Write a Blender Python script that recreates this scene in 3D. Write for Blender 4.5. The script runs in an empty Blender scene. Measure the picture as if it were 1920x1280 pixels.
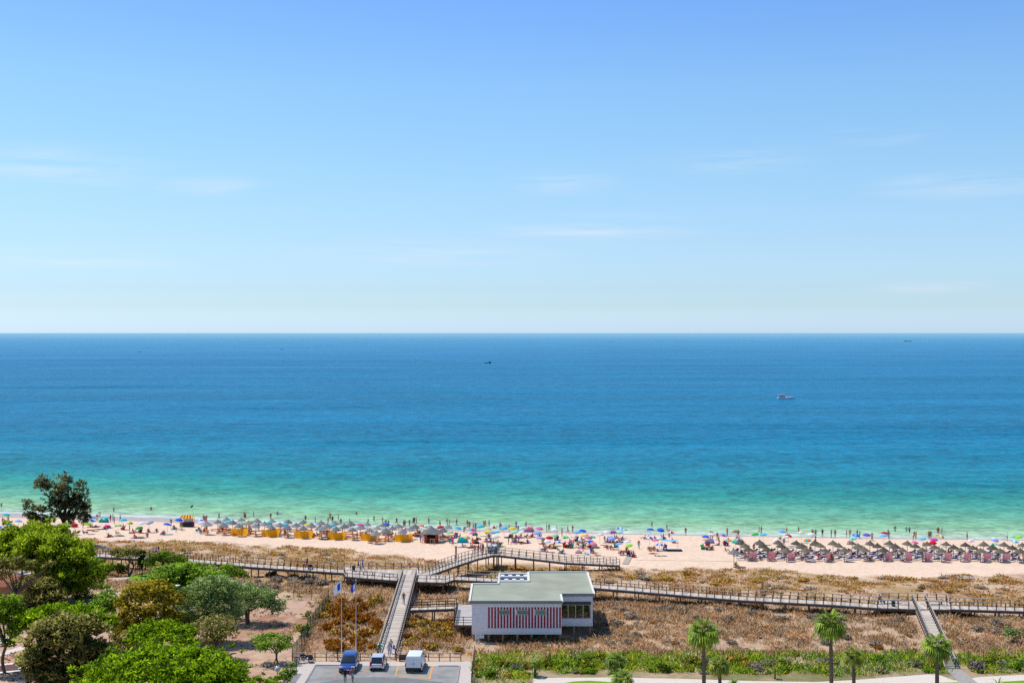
import bpy, bmesh, math, random
import numpy as np
from mathutils import Vector, Matrix
R = math.radians
sc = bpy.context.scene
COL = sc.collection
random.seed(7)

# ---------------------------------------------------------------- camera, sky, sun
F = 2240.0            # focal length in pixels of the 1920 wide photograph
CAMZ, PITCH = 41.0, R(0.42)
cd = bpy.data.cameras.new('camera'); cam = bpy.data.objects.new('camera', cd); COL.objects.link(cam)
cd.lens = 42.0; cd.sensor_width = 36.0; cd.clip_start = 0.5; cd.clip_end = 200000
cam.location = (0, 0, CAMZ); cam.rotation_euler = (R(90) - PITCH, 0, 0)
sc.camera = cam
sc.view_settings.view_transform = 'Standard'; sc.view_settings.look = 'None'
sc.view_settings.gamma = 1.0; sc.view_settings.exposure = 0.0
sc.cycles.use_denoising = False; sc.cycles.sample_clamp_indirect = 4.0; sc.cycles.max_bounces = 6; sc.cycles.diffuse_bounces = 4; sc.cycles.glossy_bounces = 2
sc.cycles.transparent_max_bounces = 8; sc.cycles.transmission_bounces = 2

w = bpy.data.worlds.new('World'); sc.world = w; w.use_nodes = True
nt = w.node_tree; N = nt.nodes; L = nt.links
sky = N.new('ShaderNodeTexSky'); sky.sky_type = 'NISHITA'; sky.sun_disc = False
sky.sun_elevation = R(65); sky.sun_rotation = R(-66)
sky.air_density = 1.0; sky.dust_density = 0.6; sky.ozone_density = 2.0
tc = N.new('ShaderNodeTexCoord'); sep = N.new('ShaderNodeSeparateXYZ'); L.new(tc.outputs['Generated'], sep.inputs[0])
mr = N.new('ShaderNodeMapRange'); mr.inputs[1].default_value = 0.0; mr.inputs[2].default_value = 0.4
L.new(sep.outputs['Z'], mr.inputs[0])
ramp = N.new('ShaderNodeValToRGB'); L.new(mr.outputs[0], ramp.inputs[0])
cr = ramp.color_ramp
def ramp_set(cr, stops):
    while len(cr.elements) > 1: cr.elements.remove(cr.elements[0])
    cr.elements[0].position = stops[0][0]; cr.elements[0].color = tuple(stops[0][1]) + (1,)
    for p, c in stops[1:]:
        e = cr.elements.new(p); e.color = tuple(c) + (1,)
# clear blue summer sky: more blue light than the plain model gives
ramp_set(cr, [(0.0, (.435, .60, .93)), (.028, (.395, .535, .81)), (.055, (.35, .465, .66)), (.09, (.335, .435, .60)), (.19, (.355, .435, .545)),
              (.34, (.365, .465, .53)), (.5, (.355, .48, .56)), (.68, (.305, .44, .61)), (1.0, (.30, .42, .55))])
mul = N.new('ShaderNodeMix'); mul.data_type = 'RGBA'; mul.blend_type = 'MULTIPLY'; mul.inputs[0].default_value = 1.0
L.new(sky.outputs[0], mul.inputs[6]); L.new(ramp.outputs[0], mul.inputs[7])
sc3 = N.new('ShaderNodeVectorMath'); sc3.operation = 'SCALE'; sc3.inputs[3].default_value = 3.0
L.new(mul.outputs[2], sc3.inputs[0])
# thin cirrus streaks
mp = N.new('ShaderNodeMapping'); mp.inputs['Rotation'].default_value = (0, R(-9), 0); mp.inputs['Scale'].default_value = (5.0, 5.0, 62.0)
L.new(tc.outputs['Generated'], mp.inputs[0])
cn = N.new('ShaderNodeTexNoise'); cn.inputs['Scale'].default_value = 1.5; cn.inputs['Detail'].default_value = 9; cn.inputs['Roughness'].default_value = .62; cn.inputs['Distortion'].default_value = .5
L.new(mp.outputs[0], cn.inputs[0])
c1 = N.new('ShaderNodeMapRange'); c1.inputs[1].default_value = .40; c1.inputs[2].default_value = .72; L.new(cn.outputs[0], c1.inputs[0])
acc = None   # the few parts of the sky where cirrus hangs: sideways and upward direction, half width, half height
for sx, sz, hw, hh in ((-.355, .130, .085, .020), (-.24, .118, .05, .010), (.075, .086, .095, .014), (.185, .142, .07, .015), (.04, .124, .05, .012), (-.07, .066, .12, .013), (.29, .158, .05, .013), (.33, .036, .05, .006), (.36, .115, .08, .012), (-.33, .058, .08, .010)):
    vs = N.new('ShaderNodeVectorMath'); vs.operation = 'SUBTRACT'; L.new(tc.outputs['Generated'], vs.inputs[0]); vs.inputs[1].default_value = (sx, 0, sz)
    vm = N.new('ShaderNodeVectorMath'); vm.operation = 'MULTIPLY'; L.new(vs.outputs[0], vm.inputs[0]); vm.inputs[1].default_value = (1 / hw, 0, 1 / hh)
    vl = N.new('ShaderNodeVectorMath'); vl.operation = 'LENGTH'; L.new(vm.outputs[0], vl.inputs[0])
    vr = N.new('ShaderNodeMapRange'); vr.interpolation_type = 'SMOOTHSTEP'; vr.inputs[1].default_value = 1.25; vr.inputs[2].default_value = .1; L.new(vl.outputs['Value'], vr.inputs[0])
    if acc is None: acc = vr.outputs[0]
    else:
        ad = N.new('ShaderNodeMath'); ad.operation = 'MAXIMUM'; L.new(acc, ad.inputs[0]); L.new(vr.outputs[0], ad.inputs[1]); acc = ad.outputs[0]
c3 = N.new('ShaderNodeMapRange'); c3.inputs[1].default_value = .19; c3.inputs[2].default_value = .13; L.new(sep.outputs['Z'], c3.inputs[0])
m1 = N.new('ShaderNodeMath'); m1.operation = 'MULTIPLY'; L.new(c1.outputs[0], m1.inputs[0]); L.new(acc, m1.inputs[1])
m2 = N.new('ShaderNodeMath'); m2.operation = 'MULTIPLY'; L.new(m1.outputs[0], m2.inputs[0]); L.new(c3.outputs[0], m2.inputs[1])
m3 = N.new('ShaderNodeMath'); m3.operation = 'MULTIPLY'; m3.inputs[1].default_value = .5; L.new(m2.outputs[0], m3.inputs[0])
mixc = N.new('ShaderNodeMix'); mixc.data_type = 'RGBA'; L.new(m3.outputs[0], mixc.inputs[0])
L.new(sc3.outputs[0], mixc.inputs[6]); mixc.inputs[7].default_value = (8.2, 8.8, 9.4, 1)
L.new(mixc.outputs[2], N['Background'].inputs[0]); N['Background'].inputs[1].default_value = 0.1

SUNV = Vector((-2.0, 1.1, 4.9)).normalized()
sd = bpy.data.lights.new('sun', 'SUN'); sd.energy = 3.9; sd.angle = R(.53); sd.color = (1, .95, .87)
sun = bpy.data.objects.new('sun', sd); COL.objects.link(sun)
sun.rotation_euler = SUNV.to_track_quat('Z', 'Y').to_euler()

# ---------------------------------------------------------------- pixel of the photograph -> point of the place
cp, sp = math.cos(PITCH), math.sin(PITCH)
def ray(px, py):
    u, v = (px - 960) / F, (640 - py) / F
    return np.array([u, cp + v * sp, -sp + v * cp])
def at_z(px, py, z):
    d = ray(px, py); t = (z - CAMZ) / d[2]
    return Vector((d[0] * t, d[1] * t, z))
def at_y(px, py, Y):
    d = ray(px, py); t = Y / d[1]
    return Vector((d[0] * t, Y, CAMZ + d[2] * t))
def to_px(p):
    x, y, z = p[0], p[1], p[2] - CAMZ
    dep = y * cp - z * sp; up = y * sp + z * cp
    return 960 + F * x / dep, 640 - F * up / dep

# ---------------------------------------------------------------- terrain
def vnoise(x, y, seed=0):
    x = np.asarray(x, float); y = np.asarray(y, float)
    xi = np.floor(x).astype(np.int64); yi = np.floor(y).astype(np.int64)
    fx = x - xi; fy = y - yi; fx = fx * fx * (3 - 2 * fx); fy = fy * fy * (3 - 2 * fy)
    def h(a, b):
        n = (a * 374761393 + b * 668265263 + seed * 1274126177) & 0xffffffff
        n = ((n ^ (n >> 13)) * 1274126177) & 0xffffffff
        return ((n ^ (n >> 16)) & 0xffff) / 65535.0
    return (h(xi, yi) * (1 - fx) + h(xi + 1, yi) * fx) * (1 - fy) + (h(xi, yi + 1) * (1 - fx) + h(xi + 1, yi + 1) * fx) * fy
def fbm(x, y, seed=0, o=4):
    s = 0; a = .5; t = 0
    for k in range(o):
        s = s + a * vnoise(np.asarray(x) * 2 ** k, np.asarray(y) * 2 ** k, seed + k); t += a; a *= .55
    return s / t
def sstep(a, b, x):
    t = np.clip((np.asarray(x, float) - a) / (b - a), 0, 1); return t * t * (3 - 2 * t)
SHX = [-3000, -300, -116, -78, -36, -6.6, 20.6, 47, 72, 99, 300, 3000]
SHY = [700, 296, 270.5, 264, 251.5, 247.5, 243.8, 241, 238.5, 236.5, 222, 40]
def shore(x): return np.interp(x, SHX, SHY)
def T(x, y):
    s = shore(x) - np.asarray(y, float)
    z = np.interp(s, [-400, -60, -10, 0, 6, 15, 40, 55, 70, 85], [-6, -2.2, -.5, 0.02, .35, 1.0, 2.0, 2.7, 3.6, 4.0])
    A = np.where(np.asarray(x) < -26, sstep(166, 172, y), sstep(138.5, 143, y)) * sstep(40, 56, s)
    n = (fbm(np.asarray(x) / 9, np.asarray(y) / 7, 3) - .5) * 1.7
    z = z + A * n
    dip = sstep(142, 148, y) * (1 - sstep(164, 172, y)) * sstep(-14, -11, x) * (1 - sstep(12, 18, x))
    return z - .45 * dip
def gp(px, py, dz=0.0):
    z = 3.5
    for _ in range(14):
        p = at_z(px, py, z + dz); z = float(T(p.x, p.y))
    p = at_z(px, py, z + dz); p.z -= dz
    return p
def onground(x, y): return Vector((x, y, float(T(x, y))))

# ---------------------------------------------------------------- materials
MATS = {}
def mat(name, col, rough=.8, amt=.12, scale=3.0, spec=.3, metal=0.0, bump=0.0, trans=0.0, coat=0.0):
    """plain surface of one colour, broken by a little noise"""
    if name in MATS: return MATS[name]
    m = bpy.data.materials.new(name); m.use_nodes = True; MATS[name] = m
    n = m.node_tree.nodes; l = m.node_tree.links; b = n['Principled BSDF']
    t = n.new('ShaderNodeTexCoord'); x = n.new('ShaderNodeTexNoise'); x.inputs['Scale'].default_value = scale; x.inputs['Detail'].default_value = 5
    l.new(t.outputs['Object'], x.inputs[0])
    r = n.new('ShaderNodeMapRange'); r.inputs[1].default_value = .3; r.inputs[2].default_value = .7
    r.inputs[3].default_value = 1 - amt; r.inputs[4].default_value = 1 + amt; l.new(x.outputs[0], r.inputs[0])
    v = n.new('ShaderNodeVectorMath'); v.operation = 'SCALE'; v.inputs[0].default_value = col[:3]; l.new(r.outputs[0], v.inputs[3])
    l.new(v.outputs[0], b.inputs['Base Color'])
    b.inputs['Roughness'].default_value = rough; b.inputs['Specular IOR Level'].default_value = spec; b.inputs['Metallic'].default_value = metal
    if coat: b.inputs['Coat Weight'].default_value = coat; b.inputs['Coat Roughness'].default_value = .05
    if bump:
        q = n.new('ShaderNodeBump'); q.inputs['Strength'].default_value = bump; l.new(x.outputs[0], q.inputs['Height']); l.new(q.outputs[0], b.inputs['Normal'])
    if trans:
        tr = n.new('ShaderNodeBsdfTranslucent'); l.new(v.outputs[0], tr.inputs[0]); mx = n.new('ShaderNodeMixShader'); mx.inputs[0].default_value = trans
        l.new(b.outputs[0], mx.inputs[1]); l.new(tr.outputs[0], mx.inputs[2]); l.new(mx.outputs[0], n['Material Output'].inputs[0])
    return m
def s2l(r, g, b):
    f = lambda c: (c / 255 / 12.92) if c / 255 <= .04045 else ((c / 255 + .055) / 1.055) ** 2.4
    return (f(r), f(g), f(b))
def col_mat(name, trans=.25, scale=6.0, amt=.15, rough=.75, spec=.15, bump=0.0, crown=False):
    """colour from the mesh's own colour attribute (leaf by leaf, tuft by tuft, ground zone by ground zone)"""
    if name in MATS: return MATS[name]
    m = bpy.data.materials.new(name); m.use_nodes = True; MATS[name] = m
    n = m.node_tree.nodes; l = m.node_tree.links; b = n['Principled BSDF']
    a = n.new('ShaderNodeAttribute'); a.attribute_name = 'Col'
    t = n.new('ShaderNodeTexCoord'); x = n.new('ShaderNodeTexNoise'); x.inputs['Scale'].default_value = scale; x.inputs['Detail'].default_value = 6; x.inputs['Roughness'].default_value = .7
    l.new(t.outputs['Object'], x.inputs[0])
    r = n.new('ShaderNodeMapRange'); r.inputs[1].default_value = .3; r.inputs[2].default_value = .7
    r.inputs[3].default_value = 1 - amt; r.inputs[4].default_value = 1 + amt; l.new(x.outputs[0], r.inputs[0])
    v = n.new('ShaderNodeVectorMath'); v.operation = 'SCALE'; l.new(a.outputs['Color'], v.inputs[0]); l.new(r.outputs[0], v.inputs[3])
    l.new(v.outputs[0], b.inputs['Base Color']); b.inputs['Roughness'].default_value = rough; b.inputs['Specular IOR Level'].default_value = spec
    if bump:
        q = n.new('ShaderNodeBump'); q.inputs['Strength'].default_value = bump; q.inputs['Distance'].default_value = .3; l.new(x.outputs[0], q.inputs['Height']); l.new(q.outputs[0], b.inputs['Normal'])
    if crown:   # leaves take the lie of the clump they belong to
        an = n.new('ShaderNodeAttribute'); an.attribute_name = 'Nrm'; vt = n.new('ShaderNodeVectorTransform'); vt.vector_type = 'NORMAL'; vt.convert_from = 'OBJECT'; vt.convert_to = 'WORLD'
        l.new(an.outputs['Vector'], vt.inputs[0]); l.new(vt.outputs[0], b.inputs['Normal'])
    if trans:
        tr = n.new('ShaderNodeBsdfTranslucent'); l.new(v.outputs[0], tr.inputs[0]); mx = n.new('ShaderNodeMixShader'); mx.inputs[0].default_value = trans
        l.new(b.outputs[0], mx.inputs[1]); l.new(tr.outputs[0], mx.inputs[2]); l.new(mx.outputs[0], n['Material Output'].inputs[0])
    return m
def info_mat(name, stops=None, rough=.7):
    """person materials: by the object's own colour, or a ramp over its random number"""
    m = bpy.data.materials.new(name); m.use_nodes = True
    n = m.node_tree.nodes; l = m.node_tree.links; b = n['Principled BSDF']; b.inputs['Roughness'].default_value = rough; b.inputs['Specular IOR Level'].default_value = .25
    o = n.new('ShaderNodeObjectInfo')
    if stops:
        r = n.new('ShaderNodeValToRGB'); ramp_set(r.color_ramp, stops); l.new(o.outputs['Random'], r.inputs[0]); l.new(r.outputs[0], b.inputs['Base Color'])
    else: l.new(o.outputs['Color'], b.inputs['Base Color'])
    return m
FOL = col_mat('foliage', trans=.45, amt=.1, crown=True, spec=.1)
SCRUB = col_mat('dry_scrub', trans=.3, amt=.12, crown=True, spec=.05)
PALMF = col_mat('palm_leaf', trans=.25, amt=.1, rough=.5, spec=.3)

# ---------------------------------------------------------------- objects and meshes
REG = []
def tag(o, label=None, cat=None, group=None, kind=None, where=None):
    if label:
        o['label'] = label
        REG.append((o, label, where if where is not None else None))
    if cat: o['category'] = cat
    if group: o['group'] = group
    if kind: o['kind'] = kind
    return o
def empty(name, loc, rz=0.0):
    o = bpy.data.objects.new(name, None); COL.objects.link(o); o.location = loc; o.rotation_euler = (0, 0, rz); o.empty_display_size = .3
    return o
def link(name, me, parent=None, loc=None):
    o = bpy.data.objects.new(name, me); COL.objects.link(o)
    if parent: o.parent = parent
    if loc is not None: o.location = loc
    return o
def copy_tree(o, parent=None):
    c = o.copy(); COL.objects.link(c)
    if parent: c.parent = parent
    for ch in list(o.children): copy_tree(ch, c)
    return c
class MB:
    def __init__(s): s.v = []; s.f = []; s.m = []; s.slot = 0
    def add(s, vs, fs):
        b = len(s.v); s.v += [tuple(p) for p in vs]; s.f += [tuple(b + i for i in f) for f in fs]; s.m += [s.slot] * len(fs); return s
    def box(s, c, d, rz=0.0, top=1.0):
        x, y, z = d[0] / 2, d[1] / 2, d[2] / 2; ca, sa = math.cos(rz), math.sin(rz); P = []
        for k in (-1, 1):
            t = top if k > 0 else 1.0
            for i, j in ((-1, -1), (1, -1), (1, 1), (-1, 1)):
                a, b = i * x * t, j * y * t; P.append((c[0] + a * ca - b * sa, c[1] + a * sa + b * ca, c[2] + k * z))
        return s.add(P, [(3, 2, 1, 0), (4, 5, 6, 7), (0, 1, 5, 4), (1, 2, 6, 5), (2, 3, 7, 6), (3, 0, 4, 7)])
    def bar(s, a, b, wd, ht):
        a, b = Vector(a), Vector(b); d = (b - a).normalized(); r = Vector((d.y, -d.x, 0))
        r = r.normalized() if r.length > 1e-5 else Vector((1, 0, 0)); u = r.cross(d).normalized(); r *= wd / 2; u *= ht / 2
        P = [a - r - u, a + r - u, a + r + u, a - r + u, b - r - u, b + r - u, b + r + u, b - r + u]
        return s.add(P, [(0, 1, 2, 3), (7, 6, 5, 4), (0, 4, 5, 1), (1, 5, 6, 2), (2, 6, 7, 3), (3, 7, 4, 0)])
    def tube(s, pts, rad, seg=8, cap=True):
        pts = [Vector(p) for p in pts]; n = len(pts); P = []
        if not hasattr(rad, '__len__'): rad = [rad] * n
        for i, p in enumerate(pts):
            d = (pts[min(i + 1, n - 1)] - pts[max(i - 1, 0)]).normalized(); a = Vector((0, 0, 1)) if abs(d.z) < .9 else Vector((1, 0, 0))
            u = d.cross(a).normalized(); v = d.cross(u).normalized()
            P += [p + (u * math.cos(2 * math.pi * k / seg) + v * math.sin(2 * math.pi * k / seg)) * rad[i] for k in range(seg)]
        Fs = [(i * seg + k, i * seg + (k + 1) % seg, (i + 1) * seg + (k + 1) % seg, (i + 1) * seg + k) for i in range(n - 1) for k in range(seg)]
        if cap: Fs += [tuple(range(seg)), tuple(reversed(range((n - 1) * seg, n * seg)))]
        return s.add(P, Fs)
    def lathe(s, prof, seg=14, c=(0, 0, 0), jit=None):
        P = []
        for i, (r, z) in enumerate(prof):
            for k in range(seg):
                q = 1 + (jit[i] * (random.random() - .5) if jit else 0)
                P.append((c[0] + r * q * math.cos(2 * math.pi * k / seg), c[1] + r * q * math.sin(2 * math.pi * k / seg), c[2] + z))
        return s.add(P, [(i * seg + k, i * seg + (k + 1) % seg, (i + 1) * seg + (k + 1) % seg, (i + 1) * seg + k) for i in range(len(prof) - 1) for k in range(seg)])
    def prism(s, poly, z0, z1):
        n = len(poly); P = [(p[0], p[1], z0) for p in poly] + [(p[0], p[1], z1) for p in poly]
        return s.add(P, [tuple(reversed(range(n))), tuple(range(n, 2 * n))] + [(i, (i + 1) % n, n + (i + 1) % n, n + i) for i in range(n)])
    def mesh(s, name, mats, smooth=False, attr=None):
        me = bpy.data.meshes.new(name); me.from_pydata(s.v, [], s.f)
        for m in (mats if isinstance(mats, (list, tuple)) else [mats]): me.materials.append(m)
        me.polygons.foreach_set('material_index', s.m)
        if smooth: me.polygons.foreach_set('use_smooth', [True] * len(s.f))
        me.validate(); me.update(); return me
    def build(s, name, mats, parent=None, loc=None, smooth=False):
        return link(name, s.mesh(name, mats, smooth), parent, loc)
def mesh_np(name, V, Fc, k, mats, colr=None, nrm=None):
    """V (n,3), Fc (m,k) arrays"""
    me = bpy.data.meshes.new(name); n, m = len(V), len(Fc)
    me.vertices.add(n); me.vertices.foreach_set('co', np.asarray(V, np.float32).ravel())
    me.loops.add(m * k); me.loops.foreach_set('vertex_index', np.asarray(Fc, np.int32).ravel())
    me.polygons.add(m); me.polygons.foreach_set('loop_start', np.arange(0, m * k, k, dtype=np.int32))
    me.polygons.foreach_set('loop_total', np.full(m, k, np.int32))
    for x in (mats if isinstance(mats, (list, tuple)) else [mats]): me.materials.append(x)
    me.update(calc_edges=True)
    if colr is not None:
        a = me.color_attributes.new('Col', 'FLOAT_COLOR', 'POINT')
        c = np.ones((n, 4), np.float32); c[:, :3] = colr; a.data.foreach_set('color', c.ravel())
    if nrm is not None:
        a = me.attributes.new('Nrm', 'FLOAT_VECTOR', 'POINT'); a.data.foreach_set('vector', np.asarray(nrm, np.float32).ravel())
    return me

# ---------------------------------------------------------------- ground sheet
def poly_mask(poly, X, Y):
    inside = np.zeros(X.shape, bool); n = len(poly)
    for i in range(n):
        x1, y1 = poly[i][0], poly[i][1]; x2, y2 = poly[(i + 1) % n][0], poly[(i + 1) % n][1]
        c = ((y1 > Y) != (y2 > Y)) & (X < (x2 - x1) * (Y - y1) / ((y2 - y1) if y2 != y1 else 1e-9) + x1)
        inside ^= c
    return inside
gx = np.concatenate([[-3000, -1200, -600, -350, -240], np.arange(-180, 180.01, .6), [240, 350, 600, 1200, 3000]])
gy = np.concatenate([[-300, -100, 0, 60, 95], np.arange(112, 284.01, .6), [300, 330, 400, 520, 900]])
GX, GY = np.meshgrid(gx, gy); GZ = T(GX, GY)
S = shore(GX) - GY
def lerp(a, b, t): return a + (b - a) * np.asarray(t)[..., None]
SAND = np.array([.75, .545, .385]); DUNE = np.array([.56, .39, .26]); STRAW = np.array([.42, .275, .14]); UMBER = np.array([.28, .17, .095])
DIRT = np.array([.50, .315, .215]); RED = np.array([.34, .17, .10]); WET = np.array([.38, .33, .32]); GREENB = np.array([.16, .17, .06])
# where the bare beach ends, as a line in the photograph
EPX = [0, 150, 300, 420, 500, 620, 690, 760, 830, 910, 1160, 1300, 1420, 1520, 1620, 1750, 1920]
EPY = [1004, 1003, 1004, 1008, 1012, 1018, 1024, 1036, 1050, 1052, 1061, 1060, 1062, 1070, 1076, 1078, 1074]
eb = [at_z(a, b, 2.9) for a, b in zip(EPX, EPY)]
EX, EY = [p.x for p in eb], [p.y for p in eb]
edge_y = np.interp(GX, EX, EY)
n1 = fbm(GX / 5, GY / 9, 11); n2 = fbm(GX / 1.7, GY / 3.0, 21); n3 = fbm(GX / 14, GY / 10, 31)
C = np.broadcast_to(SAND, GX.shape + (3,)).copy() * (0.94 + .12 * n2)[..., None]
dune = sstep(-2.5, 2.5, edge_y - GY + (n1 - .5) * 9 + (n2 - .5) * 5)
dcol = lerp(np.broadcast_to(DUNE, C.shape), STRAW, sstep(.40, .62, n1 * .55 + n2 * .45))
dcol = lerp(dcol, UMBER, sstep(.54, .70, n3 * .5 + n2 * .5) * .75)
C = lerp(C, 1, 0) if False else C * (1 - dune[..., None]) + dcol * dune[..., None]
nearz = sstep(0, 3, np.interp(GX, [-70, -25, 10, 70], [192, 179, 172, 155]) - GY) * sstep(-27, -24, GX)
C = lerp(C, np.array([.52, .355, .225]), nearz * (.25 + .65 * sstep(.38, .52, n1 * .6 + n2 * .4)))
garden = ((GX < -22.5) & (GY < 168)).astype(float) * (1 - sstep(160, 168, GY + (n1 - .5) * 6))
gcol = lerp(np.broadcast_to(DIRT, C.shape), RED, sstep(.50, .66, n1 * .6 + n3 * .4) * .8)
gcol = lerp(gcol, np.array([.62, .45, .31]), sstep(.5, .7, n2) * .55)
C = C * (1 - garden[..., None]) + gcol * garden[..., None]
strip = (1 - sstep(135.5, 138, GY + (n2 - .5) * 2)) * (GX > -4.5)
C = lerp(C, GREENB, strip * (.35 + .5 * sstep(.4, .6, n1)))
wetw = np.interp(GX, [-120, -60, -20, 10, 100], [9.0, 7.5, 3.2, 1.8, 1.5])
wet = (1 - sstep(.75, 1.1, S / wetw + (n1 - .5) * .3))
C = lerp(C, WET, wet * .85)
idx = np.arange(GX.size).reshape(GX.shape)
Fq = np.stack([idx[:-1, :-1], idx[:-1, 1:], idx[1:, 1:], idx[1:, :-1]], -1).reshape(-1, 4)
GROUND = col_mat('ground', trans=0, scale=1.3, amt=.2, rough=.95, spec=.05, bump=.35)
ground = link('ground', mesh_np('ground', np.stack([GX, GY, GZ], -1).reshape(-1, 3), Fq, 4, GROUND, np.clip(C.reshape(-1, 3), 0, 1)))
ground['kind'] = 'structure'
ground.data.polygons.foreach_set('use_smooth', [True] * len(ground.data.polygons))

# ---------------------------------------------------------------- sea
def make_sea():
    m = bpy.data.materials.new('sea_water'); m.use_nodes = True; n = m.node_tree.nodes; l = m.node_tree.links
    n.remove(n['Principled BSDF']); out = n['Material Output']
    a = n.new('ShaderNodeAttribute'); a.attribute_name = 'offshore'
    ge = n.new('ShaderNodeNewGeometry')
    def noise(scale, sx, sy, detail=4, rough=.6, dist=0.0):
        mp = n.new('ShaderNodeMapping'); mp.inputs['Scale'].default_value = (sx, sy, 1); l.new(ge.outputs['Position'], mp.inputs[0])
        t = n.new('ShaderNodeTexNoise'); t.inputs['Scale'].default_value = scale; t.inputs['Detail'].default_value = detail; t.inputs['Roughness'].default_value = rough; t.inputs['Distortion'].default_value = dist
        l.new(mp.outputs[0], t.inputs[0]); return t.outputs[0]
    def math_(op, x, y=None):
        k = n.new('ShaderNodeMath'); k.operation = op
        for i, q in enumerate((x, y)):
            if q is None: continue
            if isinstance(q, (int, float)): k.inputs[i].default_value = q
            else: l.new(q, k.inputs[i])
        return k.outputs[0]
    def mrange(x, a0, a1, b0, b1):
        k = n.new('ShaderNodeMapRange'); l.new(x, k.inputs[0])
        for i, q in enumerate((a0, a1, b0, b1)): k.inputs[i + 1].default_value = q
        return k.outputs[0]
    wob = noise(.02, 1, 2.2, 3)
    wob2 = math_('MULTIPLY', math_('SUBTRACT', wob, .5), .55)
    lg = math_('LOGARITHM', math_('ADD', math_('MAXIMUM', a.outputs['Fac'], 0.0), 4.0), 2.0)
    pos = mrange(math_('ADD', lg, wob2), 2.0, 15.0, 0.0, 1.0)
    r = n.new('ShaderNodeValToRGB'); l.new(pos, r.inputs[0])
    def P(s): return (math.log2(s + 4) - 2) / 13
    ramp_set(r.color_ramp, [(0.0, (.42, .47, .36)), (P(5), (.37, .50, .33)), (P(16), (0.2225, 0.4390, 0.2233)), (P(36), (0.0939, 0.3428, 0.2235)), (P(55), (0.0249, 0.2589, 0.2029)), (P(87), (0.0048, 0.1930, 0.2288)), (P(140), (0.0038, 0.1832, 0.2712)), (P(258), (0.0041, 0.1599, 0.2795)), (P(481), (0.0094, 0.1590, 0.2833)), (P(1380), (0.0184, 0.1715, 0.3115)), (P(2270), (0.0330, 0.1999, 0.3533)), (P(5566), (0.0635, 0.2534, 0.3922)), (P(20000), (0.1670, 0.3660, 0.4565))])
    # light and shade of wave facets and long slicks, painted into the water colour
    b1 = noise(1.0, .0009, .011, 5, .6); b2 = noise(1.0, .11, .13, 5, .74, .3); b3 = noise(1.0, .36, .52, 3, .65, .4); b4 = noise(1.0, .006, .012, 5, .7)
    wave_shade = math_('ADD', mrange(b1, .42, .72, -.05, .20), math_('ADD', math_('ADD', mrange(b2, .3, .7, -.34, .34), mrange(b3, .3, .7, -.34, .34)), mrange(b4, .3, .7, -.10, .10)))
    sc_ = n.new('ShaderNodeVectorMath'); sc_.operation = 'SCALE'; l.new(r.outputs[0], sc_.inputs[0]); l.new(math_('ADD', wave_shade, 1.0), sc_.inputs[3])
    # foam line where the wave runs out
    fn = noise(1.0, .10, .35, 5, .65); line = math_('ABSOLUTE', math_('SUBTRACT', math_('ADD', a.outputs['Fac'], math_('MULTIPLY', math_('SUBTRACT', fn, .5), 5.0)), 2.2))
    px = n.new('ShaderNodeSeparateXYZ'); l.new(ge.outputs['Position'], px.inputs[0])
    side = mrange(px.outputs['X'], -30, -5, .6, .16)
    foam = math_('MULTIPLY', mrange(line, .25, 1.3, 1.0, 0.0), side)
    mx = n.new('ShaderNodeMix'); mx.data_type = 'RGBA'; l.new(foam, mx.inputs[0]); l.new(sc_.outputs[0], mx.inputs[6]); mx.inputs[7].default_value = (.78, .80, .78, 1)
    # waves
    h1 = noise(1.0, 1 / 420, 1 / 190, 9, .52, .2); h3 = noise(1.0, .22, .5, 4, .6)
    hh = math_('ADD', math_('MULTIPLY', h1, 30.0), math_('MULTIPLY', h3, .7))
    bp = n.new('ShaderNodeBump'); bp.inputs['Distance'].default_value = 1.0; l.new(hh, bp.inputs['Height'])
    l.new(mrange(lg, 2.0, 6.0, .22, .95), bp.inputs['Strength'])
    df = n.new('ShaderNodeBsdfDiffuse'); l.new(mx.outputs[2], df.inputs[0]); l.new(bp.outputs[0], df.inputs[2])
    gl = n.new('ShaderNodeBsdfGlossy'); gl.inputs['Roughness'].default_value = .22; l.new(bp.outputs[0], gl.inputs['Normal'])
    ms = n.new('ShaderNodeMixShader'); fz = n.new('ShaderNodeFresnel'); fz.inputs[0].default_value = 1.33; l.new(bp.outputs[0], fz.inputs[1]); l.new(mrange(fz.outputs[0], .02, .9, .015, .22), ms.inputs[0]); l.new(df.outputs[0], ms.inputs[1]); l.new(gl.outputs[0], ms.inputs[2]); l.new(ms.outputs[0], out.inputs[0])
    xs = np.concatenate([[-90000, -30000, -10000, -4000, -1500, -600, -300], np.arange(-180, 181, 6), [300, 600, 1500, 4000, 10000, 30000, 90000]])
    off = np.concatenate([np.arange(-12, 40, 2.0), np.arange(40, 200, 10), [240, 300, 400, 600, 1000, 2000, 5000, 15000, 50000, 120000]])
    X, O = np.meshgrid(xs, off); xc = np.clip(X, -3000, 3000)
    k_ = np.clip((O - 300) / 1500, 0, 1)
    Yv = (shore(xc) * (1 - k_) + 245 * k_) + O
    ids = np.arange(X.size).reshape(X.shape)
    fq = np.stack([ids[:-1, :-1], ids[:-1, 1:], ids[1:, 1:], ids[1:, :-1]], -1).reshape(-1, 4)
    me = mesh_np('sea', np.stack([X, Yv, np.zeros_like(X)], -1).reshape(-1, 3), fq, 4, m)
    at = me.attributes.new('offshore', 'FLOAT', 'POINT'); at.data.foreach_set('value', O.ravel().astype(np.float32))
    o = link('sea', me); o['kind'] = 'structure'
make_sea()

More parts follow.
